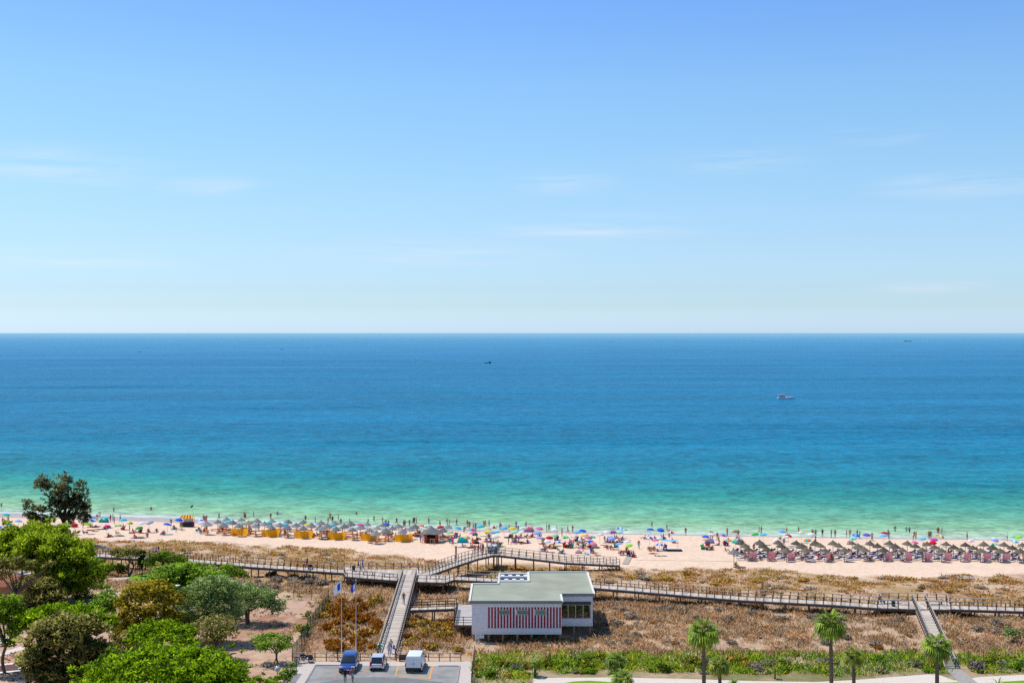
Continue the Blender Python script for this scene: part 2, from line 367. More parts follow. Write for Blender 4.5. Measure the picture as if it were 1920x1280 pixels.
# ---------------------------------------------------------------- foliage generators (numpy)
def orient(nrm, rng):
    a = rng.normal(size=nrm.shape); u = np.cross(nrm, a); u /= np.linalg.norm(u, axis=1, keepdims=True) + 1e-9
    return u, np.cross(nrm, u)
def leaf_cloud(rng, puffs, dens, size, style, dark, light, up=.25, lowcut=-.65):
    """puffs: (cx,cy,cz,rx,ry,rz). Leaf faces through the outer shell of each puff."""
    Vs, Cs, Ns = [], [], []; dark, light = np.array(dark), np.array(light)
    for p in puffs:
        c = np.array(p[:3]); r = np.array(p[3:6]); n = max(12, int(dens * 4 * math.pi * ((r[0] * r[1] + r[0] * r[2] + r[1] * r[2]) / 3)))
        d = rng.normal(size=(n, 3)); d /= np.linalg.norm(d, axis=1, keepdims=True); d = d[d[:, 2] > lowcut - .2 * rng.random(len(d))]; n = len(d)
        rad = 1 - .5 * rng.random((n, 1)) ** 2.2 + .3 * np.maximum(0, rng.random((n, 1)) - .78) / .22 * rng.random((n, 1))
        pos = c + d * r * rad
        var = np.clip(.75 * rng.random() + .4 * rng.random(n) - .08, 0, 1)
        s = size * (.6 + .8 * rng.random((n, 1)))
        if style == 'needle':
            ax = d + .45 * rng.normal(size=(n, 3)) + np.array([0, 0, up]); ax /= np.linalg.norm(ax, axis=1, keepdims=True); u, _ = orient(ax, rng)
            q = np.stack([pos - ax * s * .5, pos + u * s * .30, pos + ax * s * .9, pos - u * s * .30], 1)
        elif style == 'droop':
            ax = .5 * d + .35 * rng.normal(size=(n, 3)) + np.array([0, 0, -.55]); ax /= np.linalg.norm(ax, axis=1, keepdims=True); u, _ = orient(ax, rng)
            q = np.stack([pos - ax * s * .7, pos + u * s * .22, pos + ax * s * .9, pos - u * s * .22], 1)
        else:
            nr = d + .75 * rng.normal(size=(n, 3)) + np.array([0, 0, up]); nr /= np.linalg.norm(nr, axis=1, keepdims=True); u, v = orient(nr, rng)
            q = np.stack([pos - u * s * .5, pos + v * s * .32, pos + u * s * .5, pos - v * s * .32], 1)
        Vs.append(q.reshape(-1, 3)); nn_ = d * .75 + .36 * rng.normal(size=(n, 3)) + np.array([0, 0, .35]); nn_ /= np.linalg.norm(nn_, axis=1, keepdims=True); Ns.append(np.repeat(nn_, 4, 0)); cc = dark + (light - dark) * var[:, None]; Cs.append(np.repeat(cc, 4, 0))
    V = np.concatenate(Vs); Cc = np.concatenate(Cs); return V, np.arange(len(V)).reshape(-1, 4), Cc, np.concatenate(Ns)
def blades(rng, P, H, n, spread, wd, colr, lean=.5):
    """dry tufts: n blades (triangles) from each point"""
    m = len(P); P = np.repeat(P, n, 0); H = np.repeat(H, n); colr = np.repeat(colr, n, 0) * (.8 + .4 * rng.random((m * n, 1)))
    a = rng.random(m * n) * 2 * np.pi; ln = lean * np.sqrt(rng.random(m * n)) * H; sp_ = spread * rng.random(m * n) * H
    base = P + np.stack([np.cos(a) * sp_, np.sin(a) * sp_, -.05 * np.ones(m * n)], 1)
    tip = base + np.stack([np.cos(a) * ln, np.sin(a) * ln, H * (.55 + .45 * rng.random(m * n))], 1)
    b = rng.random(m * n) * np.pi; wv = np.stack([np.cos(b), np.sin(b), 0 * b], 1) * (wd * (.6 + .8 * rng.random(m * n)))[:, None]
    mid = (base + tip) / 2 + np.stack([0 * a, 0 * a, .12 * H], 1)
    V = np.stack([base - wv * .5, mid - wv, tip, mid + wv], 1).reshape(-1, 3)
    nn_ = np.stack([np.cos(a) * .5, np.sin(a) * .5, .8 + 0 * a], 1) + .35 * rng.normal(size=(m * n, 3)); nn_ /= np.linalg.norm(nn_, axis=1, keepdims=True)
    return V, np.arange(len(V)).reshape(-1, 4), np.repeat(colr, 4, 0), np.repeat(nn_, 4, 0)
def limb(mb, a, b, r0, r1, rng, bend=.12, n=5):
    a, b = np.array(a), np.array(b); Ln = np.linalg.norm(b - a); pts, rr = [], []
    off = rng.normal(size=3) * Ln * bend; off[2] *= .3
    for i in range(n):
        t = i / (n - 1); pts.append(a + (b - a) * t + off * math.sin(math.pi * t) + rng.normal(size=3) * Ln * .015); rr.append(r0 + (r1 - r0) * t)
    mb.tube(pts, rr, 7)
BARK = mat('bark', (.13, .095, .07), .95, .35, 5, .05, bump=.4)
BARKD = mat('dark_bark', (.06, .045, .035), .95, .35, 5, .05, bump=.4)
PAL = {  # dark leaf, light leaf
    'pine': ((.14, .24, .012), (.60, .78, .03)), 'pinebright': ((.085, .19, .006), (.50, .76, .018)), 'pineolive': ((.12, .14, .025), (.50, .50, .11)),
    'casuarina': ((.08, .09, .036), (.35, .36, .15)), 'old': ((0.021, 0.021, 0.011), (0.150, 0.112, 0.042)), 'tamarisk': ((.17, .165, .035), (.62, .58, .16)), 'gold': ((.19, .16, .014), (.72, .56, .04)),
    'acacia': ((.09, .19, .015), (.46, .72, .06)), 'olive': ((.12, .20, .045), (.52, .68, .22)), 'dark': ((.04, .09, .01), (.22, .34, .02)),
    'bush': ((.085, .17, .01), (.40, .60, .03)), 'grey': ((.30, .235, .18), (.68, .56, .43)), 'fresh': ((0.075, 0.180, 0.007), (0.330, 0.540, 0.030)),
    'rust': ((.24, .075, .01), (.78, .30, .03)), 'golddry': ((.32, .18, .03), (.80, .52, .10)), 'yellowgreen': ((0.150, 0.195, 0.015), (0.540, 0.540, 0.060)),
    'cypress': ((0.012, 0.045, 0.009), (0.045, 0.112, 0.018)), 'silver': ((0.210, 0.210, 0.120), (0.510, 0.495, 0.300))}
def tree(name, label, base, lobes, pal, puff=1.0, dens=22, size=.26, style='leaf', trunk=.16, seed=1, cat='tree', group=None, stems=1, fill=1.0, low=-.55, dark=False, lean=0.0, limbs=7):
    rng = np.random.default_rng(seed); B = gp(*base); Y = B.y; m = Y / F
    puffs = []; lob = []; fill *= 1.35; puff *= .88; dens *= .52; size *= 1.16
    for lb in lobes:
        px, py, rx, ry = lb[:4]; dy = lb[4] if len(lb) > 4 else 0.0
        Cn = np.array(at_y(px, py, Y + dy)); rad = np.array([rx * m, max(rx * m * .85, .4), ry * m]) * 1.27; lob.append((Cn, rad))
        pr = min(puff, rad.min() * .8); sh = np.maximum(rad - pr * .75, .05)
        area = 4 * math.pi * ((sh[0] * sh[1] + sh[0] * sh[2] + sh[1] * sh[2]) / 3); k = max(1, int(fill * area / (pr * pr * 2.0)) + 1)
        for _ in range(k):
            d = rng.normal(size=3); d /= np.linalg.norm(d)
            if d[2] < low: d[2] *= -.6
            q = pr * (.45 + .8 * rng.random() ** 1.3); c = Cn + d * sh * (1 - .3 * rng.random() ** 2)
            if rng.random() < .16: c = Cn + d * rad * (1.0 + .18 * rng.random()); q *= .55
            if c[2] - q * .7 < B.z + .1: c[2] = B.z + .1 + q * .7
            puffs.append((c[0], c[1], c[2], q, q, q * (.7 if style != 'droop' else .95)))
    t = empty(name, B); tag(t, label, cat, group)
    V, Fc, Cc, Nn = leaf_cloud(rng, puffs, dens, size, style, *PAL[pal], lowcut=-.8 if style == 'droop' else -.65)
    link('crown', mesh_np('crown', V - np.array(B), Fc, 4, FOL, Cc, Nn), t)
    mb = MB()
    top = max(lob, key=lambda q: q[0][2])[0] - np.array(B)
    for sN in range(stems):
        b0 = np.array([rng.normal() * .25 * (stems > 1), rng.normal() * .2 * (stems > 1), -.3]); ang = rng.random() * 6.28
        fork = np.array([top[0] * .45 + lean, top[1] * .3, max(.5, top[2] * .42)]) + (np.array([math.cos(ang), math.sin(ang), 0]) * .5 if stems > 1 else 0)
        limb(mb, b0, fork, trunk, trunk * .75, rng, .06)
        for i in rng.permutation(len(puffs))[:max(2, limbs // stems + 1)]:
            e = np.array(puffs[i][:3]) - np.array(B); limb(mb, fork, e, trunk * .6, trunk * .12, rng, .1)
    mb.build('trunk', BARKD if dark else BARK, t, smooth=True)
    return t

# ---------------------------------------------------------------- trees of the garden (photograph pixels)
tree('casuarina_tree', 'tall dark casuarina with open clumped crown standing against the sea', (122, 1022),
     [(82, 905, 15, 13), (95, 915, 14, 12), (118, 902, 17, 14), (152, 912, 12, 15), (138, 945, 18, 18), (96, 940, 14, 12), (100, 965, 14, 10), (104, 926, 20, 15), (130, 925, 22, 18), (152, 938, 12, 16), (112, 950, 20, 18), (140, 958, 26, 20), (125, 975, 17, 14), (155, 972, 14, 13)],
     'casuarina', .8, 17, .36, 'needle', .26, 3, stems=3, fill=.45, dark=True, limbs=16)
tree('casuarina_tree', 'small dark casuarina leaning beside the tall one on the dune edge', (84, 1024),
     [(57, 945, 13, 11), (66, 958, 17, 12), (56, 968, 13, 12), (75, 975, 16, 12), (85, 985, 11, 10)], 'casuarina', .75, 17, .34, 'needle', .17, 4, stems=2, fill=.5, dark=True, limbs=8)
tree('pine_tree', 'largest bright green pine, spreading crown in front of the beach', (70, 1132),
     [(40, 1008, 46, 22, 2), (78, 1000, 40, 20, 4), (20, 1040, 40, 26, 0), (75, 1030, 48, 28, -1), (120, 1035, 46, 30, 0), (140, 1072, 34, 26, -1), (105, 1075, 34, 22, -2), (120, 1098, 36, 18, 1), (165, 1082, 24, 18, 0), (60, 1062, 40, 20, 1), (40, 1052, 34, 20, 1), (150, 1050, 24, 20, -2)],
     'pine', 1.25, 26, .34, 'needle', .34, 5, fill=1.0, low=-.3, limbs=10)
tree('pine_tree', 'olive pine with bare forked limbs over the tiled roof', (52, 1160),
     [(32, 1048, 13, 9), (45, 1058, 17, 10), (72, 1060, 12, 8), (86, 1062, 10, 7), (8, 1070, 18, 26), (98, 1058, 8, 7)], 'pineolive', .75, 30, .26, 'needle', .24, 6, fill=.8, lean=-1.0, limbs=9)
tree('tamarisk_tree', 'dusty olive tamarisk behind the umbrella pine', (85, 1150), [(60, 1098, 28, 20), (90, 1105, 26, 22), (75, 1122, 34, 16), (110, 1115, 18, 14), (60, 1136, 34, 12), (95, 1134, 30, 14)], 'tamarisk', .8, 24, .26, 'needle', .14, 7, stems=2)
tree('pine_tree', 'deep green young pine beside the sandy path', (140, 1122), [(140, 1102, 26, 18), (155, 1092, 22, 14), (120, 1098, 18, 14)], 'bush', .8, 24, .27, 'needle', .15, 8)
tree('umbrella_pine', 'flat topped umbrella pine, wide arched crown above the brown tamarisk', (118, 1246),
     [(60, 1164, 34, 22, 0), (95, 1154, 32, 21, 1), (122, 1150, 32, 19, 2), (155, 1154, 32, 20, 1), (185, 1166, 30, 20, 0), (205, 1176, 16, 15, -1), (42, 1176, 18, 18, -1), (120, 1168, 60, 18, 2)], 'pinebright', .72, 34, .25, 'needle', .2, 9, fill=1.1, low=-.25, limbs=9)
tree('tamarisk_tree', 'large brown olive tamarisk under the umbrella pine', (130, 1300),
     [(90, 1185, 34, 26), (135, 1180, 44, 28), (175, 1190, 32, 30), (120, 1215, 50, 34), (165, 1230, 38, 34), (85, 1235, 36, 30), (110, 1262, 52, 24), (155, 1265, 40, 24), (70, 1255, 26, 20), (200, 1240, 24, 30), (120, 1285, 60, 16)],
     'tamarisk', .95, 26, .30, 'needle', .22, 10, stems=3, fill=.9)
tree('umbrella_pine', 'broad bright green umbrella pine, nearest to the camera', (312, 1372),
     [(308, 1276, 122, 48, -2), (255, 1258, 62, 30, -1), (360, 1264, 62, 30, -1), (408, 1290, 40, 30, -2), (205, 1292, 40, 28, -2), (305, 1245, 60, 22, 2)],
     'pinebright', .66, 34, .25, 'needle', .3, 11, fill=1.1, low=-.2, limbs=12)
tree('umbrella_pine', 'compact round umbrella pine just behind the broad one', (306, 1262),
     [(280, 1190, 30, 18, 0), (305, 1180, 34, 17, 1), (335, 1188, 30, 18, 0), (262, 1203, 22, 12, -1), (355, 1202, 14, 12, -1), (310, 1200, 44, 16, -1)], 'pinebright', .58, 34, .24, 'needle', .22, 12, fill=1.1, low=-.3)
tree('mimosa_tree', 'golden olive tree, airy crown in the middle of the garden', (278, 1215),
     [(255, 1112, 28, 20), (290, 1105, 28, 20), (270, 1135, 44, 26), (310, 1130, 30, 24), (250, 1160, 36, 24), (300, 1162, 40, 22), (270, 1180, 42, 18), (325, 1180, 24, 18), (235, 1180, 22, 16)], 'gold', .8, 24, .26, 'leaf', .16, 13, stems=3, fill=.8)
tree('garden_shrub', 'mid green leafy shrub beside the sandy path', (206, 1158), [(205, 1122, 24, 18), (195, 1136, 20, 15), (220, 1138, 18, 14)], 'acacia', .7, 26, .26, 'leaf', .1, 14, 'shrub', stems=2)
tree('olive_tree', 'silvery green olive tree left of the bare trunked one', (398, 1205),
     [(375, 1108, 34, 22), (410, 1100, 36, 20), (365, 1135, 32, 26), (400, 1135, 40, 28), (375, 1160, 32, 20), (440, 1110, 26, 18), (352, 1162, 22, 18), (395, 1182, 34, 14), (425, 1150, 26, 18)], 'olive', .75, 30, .19, 'leaf', .18, 15, stems=3, fill=.95)
tree('olive_tree', 'rounded olive tree with dark trunk showing over red shaded soil', (466, 1169),
     [(455, 1112, 34, 18), (490, 1118, 30, 18), (440, 1128, 30, 18), (475, 1132, 40, 16), (512, 1136, 22, 14), (520, 1146, 14, 9)], 'olive', .72, 30, .19, 'leaf', .2, 16, stems=3, fill=.95, low=-.2)
tree('olive_tree', 'brownish green low olive beside the mushroom lamp', (412, 1236),
     [(400, 1172, 34, 20), (425, 1190, 26, 20), (395, 1195, 26, 18)], 'tamarisk', .65, 30, .19, 'leaf', .12, 17, stems=2, fill=.8)
tree('olive_tree', 'small round olive tree alone on the sandy lot', (514, 1243),
     [(510, 1200, 34, 14), (490, 1208, 18, 11), (532, 1210, 18, 11), (512, 1214, 26, 10)], 'acacia', .6, 30, .19, 'leaf', .11, 18, stems=2, fill=.9, low=-.2)
tree('acacia_tree', 'wide bright green acacia thicket below the dark dome', (352, 1150),
     [(320, 1075, 36, 18), (355, 1072, 38, 17), (390, 1080, 34, 18), (340, 1092, 44, 20), (385, 1098, 36, 18), (305, 1090, 26, 16), (330, 1112, 30, 18), (350, 1124, 34, 18), (300, 1110, 22, 16), (385, 1118, 30, 18), (410, 1096, 20, 14)], 'acacia', .85, 26, .27, 'leaf', .18, 19, stems=3)
tree('mastic_shrub', 'dark green dome shaped shrub against the boardwalk', (312, 1092), [(312, 1048, 32, 14), (338, 1056, 18, 10), (288, 1056, 14, 11)], 'dark', .75, 30, .24, 'leaf', .12, 20, 'shrub', stems=2)
tree('acacia_tree', 'bushy dark green acacia at the end of the thicket', (432, 1094), [(430, 1070, 22, 12), (415, 1078, 18, 11), (445, 1080, 16, 12)], 'bush', .75, 28, .25, 'leaf', .12, 21, stems=2)
tree('juniper_tree', 'flat topped juniper with bare slanting stems before the boardwalk', (238, 1082), [(225, 1036, 16, 8), (245, 1034, 14, 8), (236, 1040, 22, 8), (255, 1030, 7, 5)], 'tamarisk', .55, 30, .22, 'needle', .13, 22, stems=3, low=-.2)
tree('cypress_tree', 'narrow dark cypress before the boardwalk rail', (266, 1088), [(268, 1040, 6, 10), (266, 1052, 7, 12), (264, 1062, 7, 9)], 'cypress', .42, 40, .2, 'needle', .09, 23)
tree('mastic_shrub', 'bright green shrub right against the largest pine', (180, 1078), [(180, 1053, 14, 9), (175, 1064, 16, 10), (190, 1064, 12, 9)], 'acacia', .6, 28, .24, 'leaf', .1, 24, 'shrub')
tree('mastic_shrub', 'round dark brown green shrub at the end of the path', (222, 1081), [(222, 1066, 15, 11), (232, 1070, 9, 8)], 'dark', .6, 28, .24, 'leaf', .1, 25, 'shrub')
tree('mastic_shrub', 'light green shrub between the two darker ones', (203, 1080), [(203, 1063, 12, 9), (198, 1070, 10, 7)], 'bush', .55, 28, .24, 'leaf', .09, 26, 'shrub')
tree('carob_tree', 'green carob tree cut by the picture edge', (10, 1262), [(12, 1138, 22, 24), (6, 1170, 24, 26), (22, 1188, 16, 16), (-14, 1150, 30, 36), (34, 1150, 14, 18), (16, 1206, 14, 10)], 'bush', .9, 26, .28, 'leaf', .2, 27)
tree('mimosa_tree', 'pale thin mimosa in front of the golden olive tree', (248, 1236), [(245, 1196, 26, 14), (232, 1205, 18, 10)], 'tamarisk', .6, 22, .24, 'leaf', .08, 28, stems=2, fill=.7)
tree('garden_hedge', 'clipped green hedge beside the green mesh fence', (538, 1286), [(548, 1250, 10, 9), (540, 1262, 13, 10), (530, 1272, 15, 10)], 'fresh', .5, 32, .22, 'leaf', .06, 29, 'hedge')
tree('garden_hedge', 'low bright hedge below the globe lamp', (492, 1292), [(478, 1276, 16, 9), (500, 1280, 18, 9), (462, 1282, 14, 9)], 'bush', .5, 32, .22, 'leaf', .06, 30, 'hedge')
tree('round_shrub', 'round olive green shrub alone in the dry dune', (1901, 1204), [(1901, 1190, 17, 13)], 'olive', .6, 34, .19, 'leaf', .07, 31, 'shrub', fill=1.4)
tree('fence_shrub', 'yellow green climbing shrub on the green mesh fence', (566, 1192), [(562, 1178, 10, 9), (570, 1183, 8, 7)], 'yellowgreen', .4, 30, .2, 'leaf', .05, 32, 'shrub')
tree('fence_shrub', 'bright leafy shrub outside the green mesh fence', (578, 1190), [(577, 1180, 7, 7), (574, 1174, 5, 5)], 'fresh', .4, 34, .22, 'leaf', .05, 33, 'shrub')
tree('fence_shrub', 'thin olive shrub leaning on the fence posts', (584, 1160), [(578, 1152, 9, 8), (570, 1156, 7, 6)], 'tamarisk', .4, 26, .2, 'leaf', .05, 34, 'shrub')
tree('fence_shrub', 'small green bush at the wire fence corner', (560, 1124), [(561, 1117, 5, 5)], 'yellowgreen', .35, 34, .18, 'leaf', .04, 35, 'shrub')
tree('fence_shrub', 'low green bush between two wire fence posts', (541, 1123), [(540, 1118, 6, 4)], 'bush', .35, 34, .18, 'leaf', .04, 36, 'shrub')

for k, (px, py, rx, ry, pal, lab) in enumerate([(182, 1146, 20, 13, 'bush', 'green understory bush between the sandy path and the umbrella pine'), (226, 1192, 20, 16, 'tamarisk', 'dusty understory bush before the golden tree'), (338, 1190, 22, 16, 'tamarisk', 'dusty understory bush behind the compact umbrella pine'), (345, 1160, 20, 15, 'acacia', 'green understory bush between golden tree and silvery olive'), (440, 1150, 20, 14, 'olive', 'silvery bush joining the two olive trees'), (335, 1128, 20, 14, 'acacia', 'bright understory bush below the lamp in the acacias'),
        (160, 1118, 18, 11, 'bush', 'low green bush at the shady end of the path'), (122, 1138, 26, 10, 'tamarisk', 'dry olive bush behind the wide arched pine'), (58, 1234, 24, 14, 'tamarisk', 'dry olive bush beside the ball court'), (214, 1216, 18, 16, 'tamarisk', 'thin olive bush touching the broad umbrella pine'), (390, 1222, 22, 12, 'tamarisk', 'low brownish bush under the lamp by the olive'), (444, 1098, 22, 10, 'grey', 'pale twiggy bush below the bushy acacia'), (186, 1100, 12, 8, 'dark', 'dark bush in the shade beside the path'), (150, 1068, 22, 12, 'dark', 'dark green bush under the largest pine'), (400, 1078, 16, 8, 'bush', 'green bush at the foot of the date palm'), (262, 1098, 12, 8, 'gold', 'golden bush on the lawn edge')]):
    tree('garden_shrub', lab, (px, py + ry * .8), [(px, py, rx, ry), (px - rx * .5, py + ry * .2, rx * .6, ry * .7), (px + rx * .5, py + ry * .2, rx * .6, ry * .7)], pal, .6, 26, .22, 'leaf', .06, 300 + k, 'shrub')
# ---------------------------------------------------------------- palms
PTRUNK = mat('palm_trunk', (.12, .09, .07), .95, .5, 9, .05, bump=.6)
def fan_leaf(V, Cc, o, d, rad, rng, dark, light, droop, dead=False):
    """a fan frond: a stalk's end o, direction d, and about 16 blades bending down at the tips"""
    d = d / np.linalg.norm(d); s = np.cross(d, [0, 0, 1]); s /= np.linalg.norm(s) + 1e-9; nb = 15; cv = rng.random()
    for k in range(nb):
        a = (k / (nb - 1) - .5) * 4.0; dr = d * math.cos(a) + s * math.sin(a); ln = rad * (.75 + .25 * math.cos(a * .6)) * (.9 + .2 * rng.random())
        pm = o + dr * ln * .6 + np.array([0, 0, .02]); pt = o + dr * ln * .92 + np.array([0, 0, -droop * ln * (.5 + .4 * rng.random())])
        wv = np.cross(dr, [0, 0, 1]); wv /= np.linalg.norm(wv) + 1e-9; wv = wv * .075 * rad + np.array([0, 0, .02 * (k % 2)])
        V.append([o, pm - wv, pt, pm + wv]); t = np.clip(.6 * cv + .4 * rng.random(), 0, 1)
        Cc.append(np.repeat((dark + (light - dark) * t)[None], 4, 0))
def stalk(V, Cc, a, b, wd, col):
    d = b - a; s = np.cross(d, [0, 0, 1]); s = s / (np.linalg.norm(s) + 1e-9) * wd
    V.append([a - s, a + s, b + s * .6, b - s * .6]); Cc.append(np.repeat(np.array(col)[None], 4, 0))
def fan_palm(label, base, topxy, rpx, nleaf, seed, dead=6, tr=.19, tone=0):
    rng = np.random.default_rng(seed); B = gp(*base) if base[1] < 1310 else at_z(base[0], base[1], 4.0); m = B.y / F; Tp = np.array(at_y(topxy[0], topxy[1], B.y)) - np.array(B)
    t = empty('fan_palm', B); tag(t, label, 'palm tree', 'fan palms along the garden edge'); mb = MB(); n = 22
    for i in range(n - 1):
        z0, z1 = Tp[2] * i / (n - 1), Tp[2] * (i + 1) / (n - 1); x0, x1 = Tp[0] * (i / (n - 1)) ** 1.5, Tp[0] * ((i + 1) / (n - 1)) ** 1.5
        r = tr * (1.12 - .25 * i / n); mb.tube([(x0, 0, z0 - .02 if i else -.4), (x1, 0, z1)], [r * .93, r * 1.08], 9)
    mb.build('trunk', PTRUNK, t)
    R0 = rpx * m; V, Cc = [], []
    pal = [((.03, .065, .004), (.40, .54, .03)), ((.10, .14, .01), (.36, .40, .03))][tone]; dk, lt = np.array(pal[0]), np.array(pal[1])
    for i in range(nleaf):
        el = math.asin(np.clip(1 - 1.55 * (i + .5) / nleaf, -1, 1)); az = i * 2.39996 + rng.normal() * .15
        d = np.array([math.cos(az) * math.cos(el), math.sin(az) * math.cos(el), math.sin(el)]); o = Tp + d * R0 * .48 * (.85 + .3 * rng.random())
        stalk(V, Cc, Tp, o, .025, (.16, .2, .03)); dd = d + np.array([0, 0, -.25 if el > 0 else -.5]); fan_leaf(V, Cc, o, dd, R0 * .60, rng, dk, lt, .75 if el < .5 else .35)
    V = np.array(V).reshape(-1, 3); link('crown', mesh_np('crown', V, np.arange(len(V)).reshape(-1, 4), 4, PALMF, np.concatenate(Cc)), t)
    if dead:
        V, Cc = [], []
        for i in range(dead):
            az = rng.random() * 6.28; d = np.array([math.cos(az), math.sin(az), -.55]); o = Tp + d * R0 * .42; stalk(V, Cc, Tp - np.array([0, 0, .15]), o, .022, (.3, .2, .08))
            fan_leaf(V, Cc, o, d + np.array([0, 0, -1.1]), R0 * .5, rng, np.array((.22, .11, .03)), np.array((.5, .30, .10)), .7)
        V = np.array(V).reshape(-1, 3); link('dry_fronds', mesh_np('dry_fronds', V, np.arange(len(V)).reshape(-1, 4), 4, PALMF, np.concatenate(Cc)), t)
    return t
fan_palm('tall fan palm nearest to the striped building', (1320, 1300), (1319, 1186), 36, 26, 41, 9)
fan_palm('tallest fan palm, in the middle of the three tall ones', (1559, 1306), (1557, 1170), 36, 26, 42, 10)
fan_palm('tall fan palm in front of the narrow ramp', (1757, 1304), (1757, 1212), 33, 24, 43, 9)
fan_palm('short yellowing fan palm beside the tall palm', (1350, 1288), (1349, 1246), 24, 24, 44, 9, .17, 1)
fan_palm('short fan palm with orange dead fronds', (1601, 1288), (1600, 1230), 23, 24, 45, 12, .17, 1)
fan_palm('young fan palm standing in bushy green growth', (1154, 1262), (1154, 1238), 24, 22, 46, 3, .14, 0)
fan_palm('smallest fan palm with slim dark trunk beside the pale path', (1003, 1268), (1004, 1243), 15, 14, 47, 2, .12, 0)
fan_palm('low fan palm spilling over the pale path', (1163, 1290), (1166, 1272), 26, 22, 48, 0, .15, 0)
fan_palm('stocky fan palm at the picture edge beside dry dune', (1921, 1252), (1921, 1238), 14, 14, 49, 0, .15, 0)
fan_palm('tiny yellow fan palm among garden grasses', (1453, 1272), (1454, 1256), 8, 9, 50, 0, .08, 1)
def frond_rosette(name, label, base, hpx, n, seed, pal, cat, leaflets=True, wid=.10, trunk=.25, z0=.2, elmin=.25):
    rng = np.random.default_rng(seed); B = gp(*base) if base[1] < 1310 else at_z(base[0], base[1], 4.0); m = B.y / F; Ln = hpx * m
    t = empty(name, B); tag(t, label, cat); V, Cc = [], []; dk, lt = np.array(PAL[pal][0]), np.array(PAL[pal][1])
    for i in range(n):
        az = i * 2.39996; el = elmin + (1.35 - elmin) * rng.random(); d = np.array([math.cos(az), math.sin(az), 0.0]); prev = np.array([0, 0, z0])
        ln = Ln * (.8 + .3 * rng.random()); e = el; K = 8; cv = rng.random(); side = np.array([-d[1], d[0], 0])
        for k in range(K):
            nx = prev + (d * math.cos(e) + np.array([0, 0, math.sin(e)])) * ln / K; tw = (1 - (k / K) ** 2)
            c = dk + (lt - dk) * np.clip(.7 * cv + .3 * rng.random(), 0, 1)
            if leaflets:
                for sg in (-1, 1):
                    for q in (0., .5):
                        b = prev + (nx - prev) * q; tip = b + side * sg * wid * 3.2 * (tw + .15) + (nx - prev) * 1.1 + np.array([0, 0, -.06])
                        V.append([b, b + (nx - prev) * .35 + side * sg * wid * .5, tip, b + (nx - prev) * .15 + side * sg * wid]); Cc.append(np.repeat(c[None], 4, 0))
            else: V.append([prev - side * wid * (tw + .1), prev + side * wid * (tw + .1), nx + side * wid * tw, nx - side * wid * tw]); Cc.append(np.repeat(c[None], 4, 0))
            prev = nx; e -= .22 if leaflets else .14
    V = np.array(V).reshape(-1, 3); link('crown', mesh_np('crown', V, np.arange(len(V)).reshape(-1, 4), 4, PALMF, np.concatenate(Cc)), t)
    MB().tube([(0, 0, -.2), (0, 0, z0 + .1)], [trunk, trunk * .8], 9).build('trunk', PTRUNK, t); return t
frond_rosette('date_palm', 'arching date palm behind the bright acacia thicket', (378, 1092), 36, 34, 61, 'acacia', 'palm tree', True, .16, .3, 1.2, .35)
frond_rosette('date_palm', 'young date palm poking out between acacias and olive', (425, 1100), 22, 18, 62, 'yellowgreen', 'palm tree', True, .12, .2, .5, .6)
frond_rosette('date_palm', 'small yellow green palm behind the olive tree', (524, 1140), 18, 14, 63, 'yellowgreen', 'palm tree', True, .10, .15, .3, .5)
frond_rosette('date_palm', 'little palm seedling beside the fence corner post', (598, 1130), 10, 10, 64, 'yellowgreen', 'palm tree', True, .07, .08, .1, .4)
frond_rosette('yucca', 'spiky green yucca in front of the lawn', (1872, 1288), 22, 40, 65, 'fresh', 'yucca', False, .05, .15, .1, .1)
frond_rosette('yucca', 'broad leaved green plant below the short yellowing palm', (1376, 1284), 16, 26, 66, 'fresh', 'yucca', False, .09, .12, .1, .5)
frond_rosette('yucca', 'spiky yucca cut by the picture bottom at the lawn', (1822, 1292), 16, 24, 67, 'fresh', 'yucca', False, .05, .12, .1, .2)

# ---------------------------------------------------------------- dry scrub and grass (uncountable) + the shrubs one can count
def in_zone(X, Y):
    e = np.interp(X, EX, EY); return e - Y
def scatter(n, seed, box, keep):
    rng = np.random.default_rng(seed); X = box[0] + (box[1] - box[0]) * rng.random(n); Y = box[2] + (box[3] - box[2]) * rng.random(n)
    k = keep(X, Y, rng); X, Y = X[k], Y[k]; return rng, X, Y, np.stack([X, Y, T(X, Y)], 1)
CARX0, CARX1 = -24.2, -4.4
def free(X, Y):
    """neither car park, ramps, nor the left garden"""
    ramp = (Y > 134) & (Y < 177) & (np.abs(X + 14.6) < 1.6)
    rampr = (Y > 130) & (Y < 161) & (np.abs(X - np.interp(Y, [131, 160], [48.2, 54.0])) < 1.6)
    car = (Y < 136.5) & (X > CARX0 - 2) & (X < CARX1)
    gar = (X < np.interp(Y, [130, 136, 170], [-24, -24.5, -27.0])) & (Y < 170)
    bld = (X > -4.6) & (X < 9.7) & (Y > 144.5) & (Y < 159)
    return ~(ramp | rampr | car | gar | bld)
PC = lambda *a: np.array([s2l(*c) for c in a])
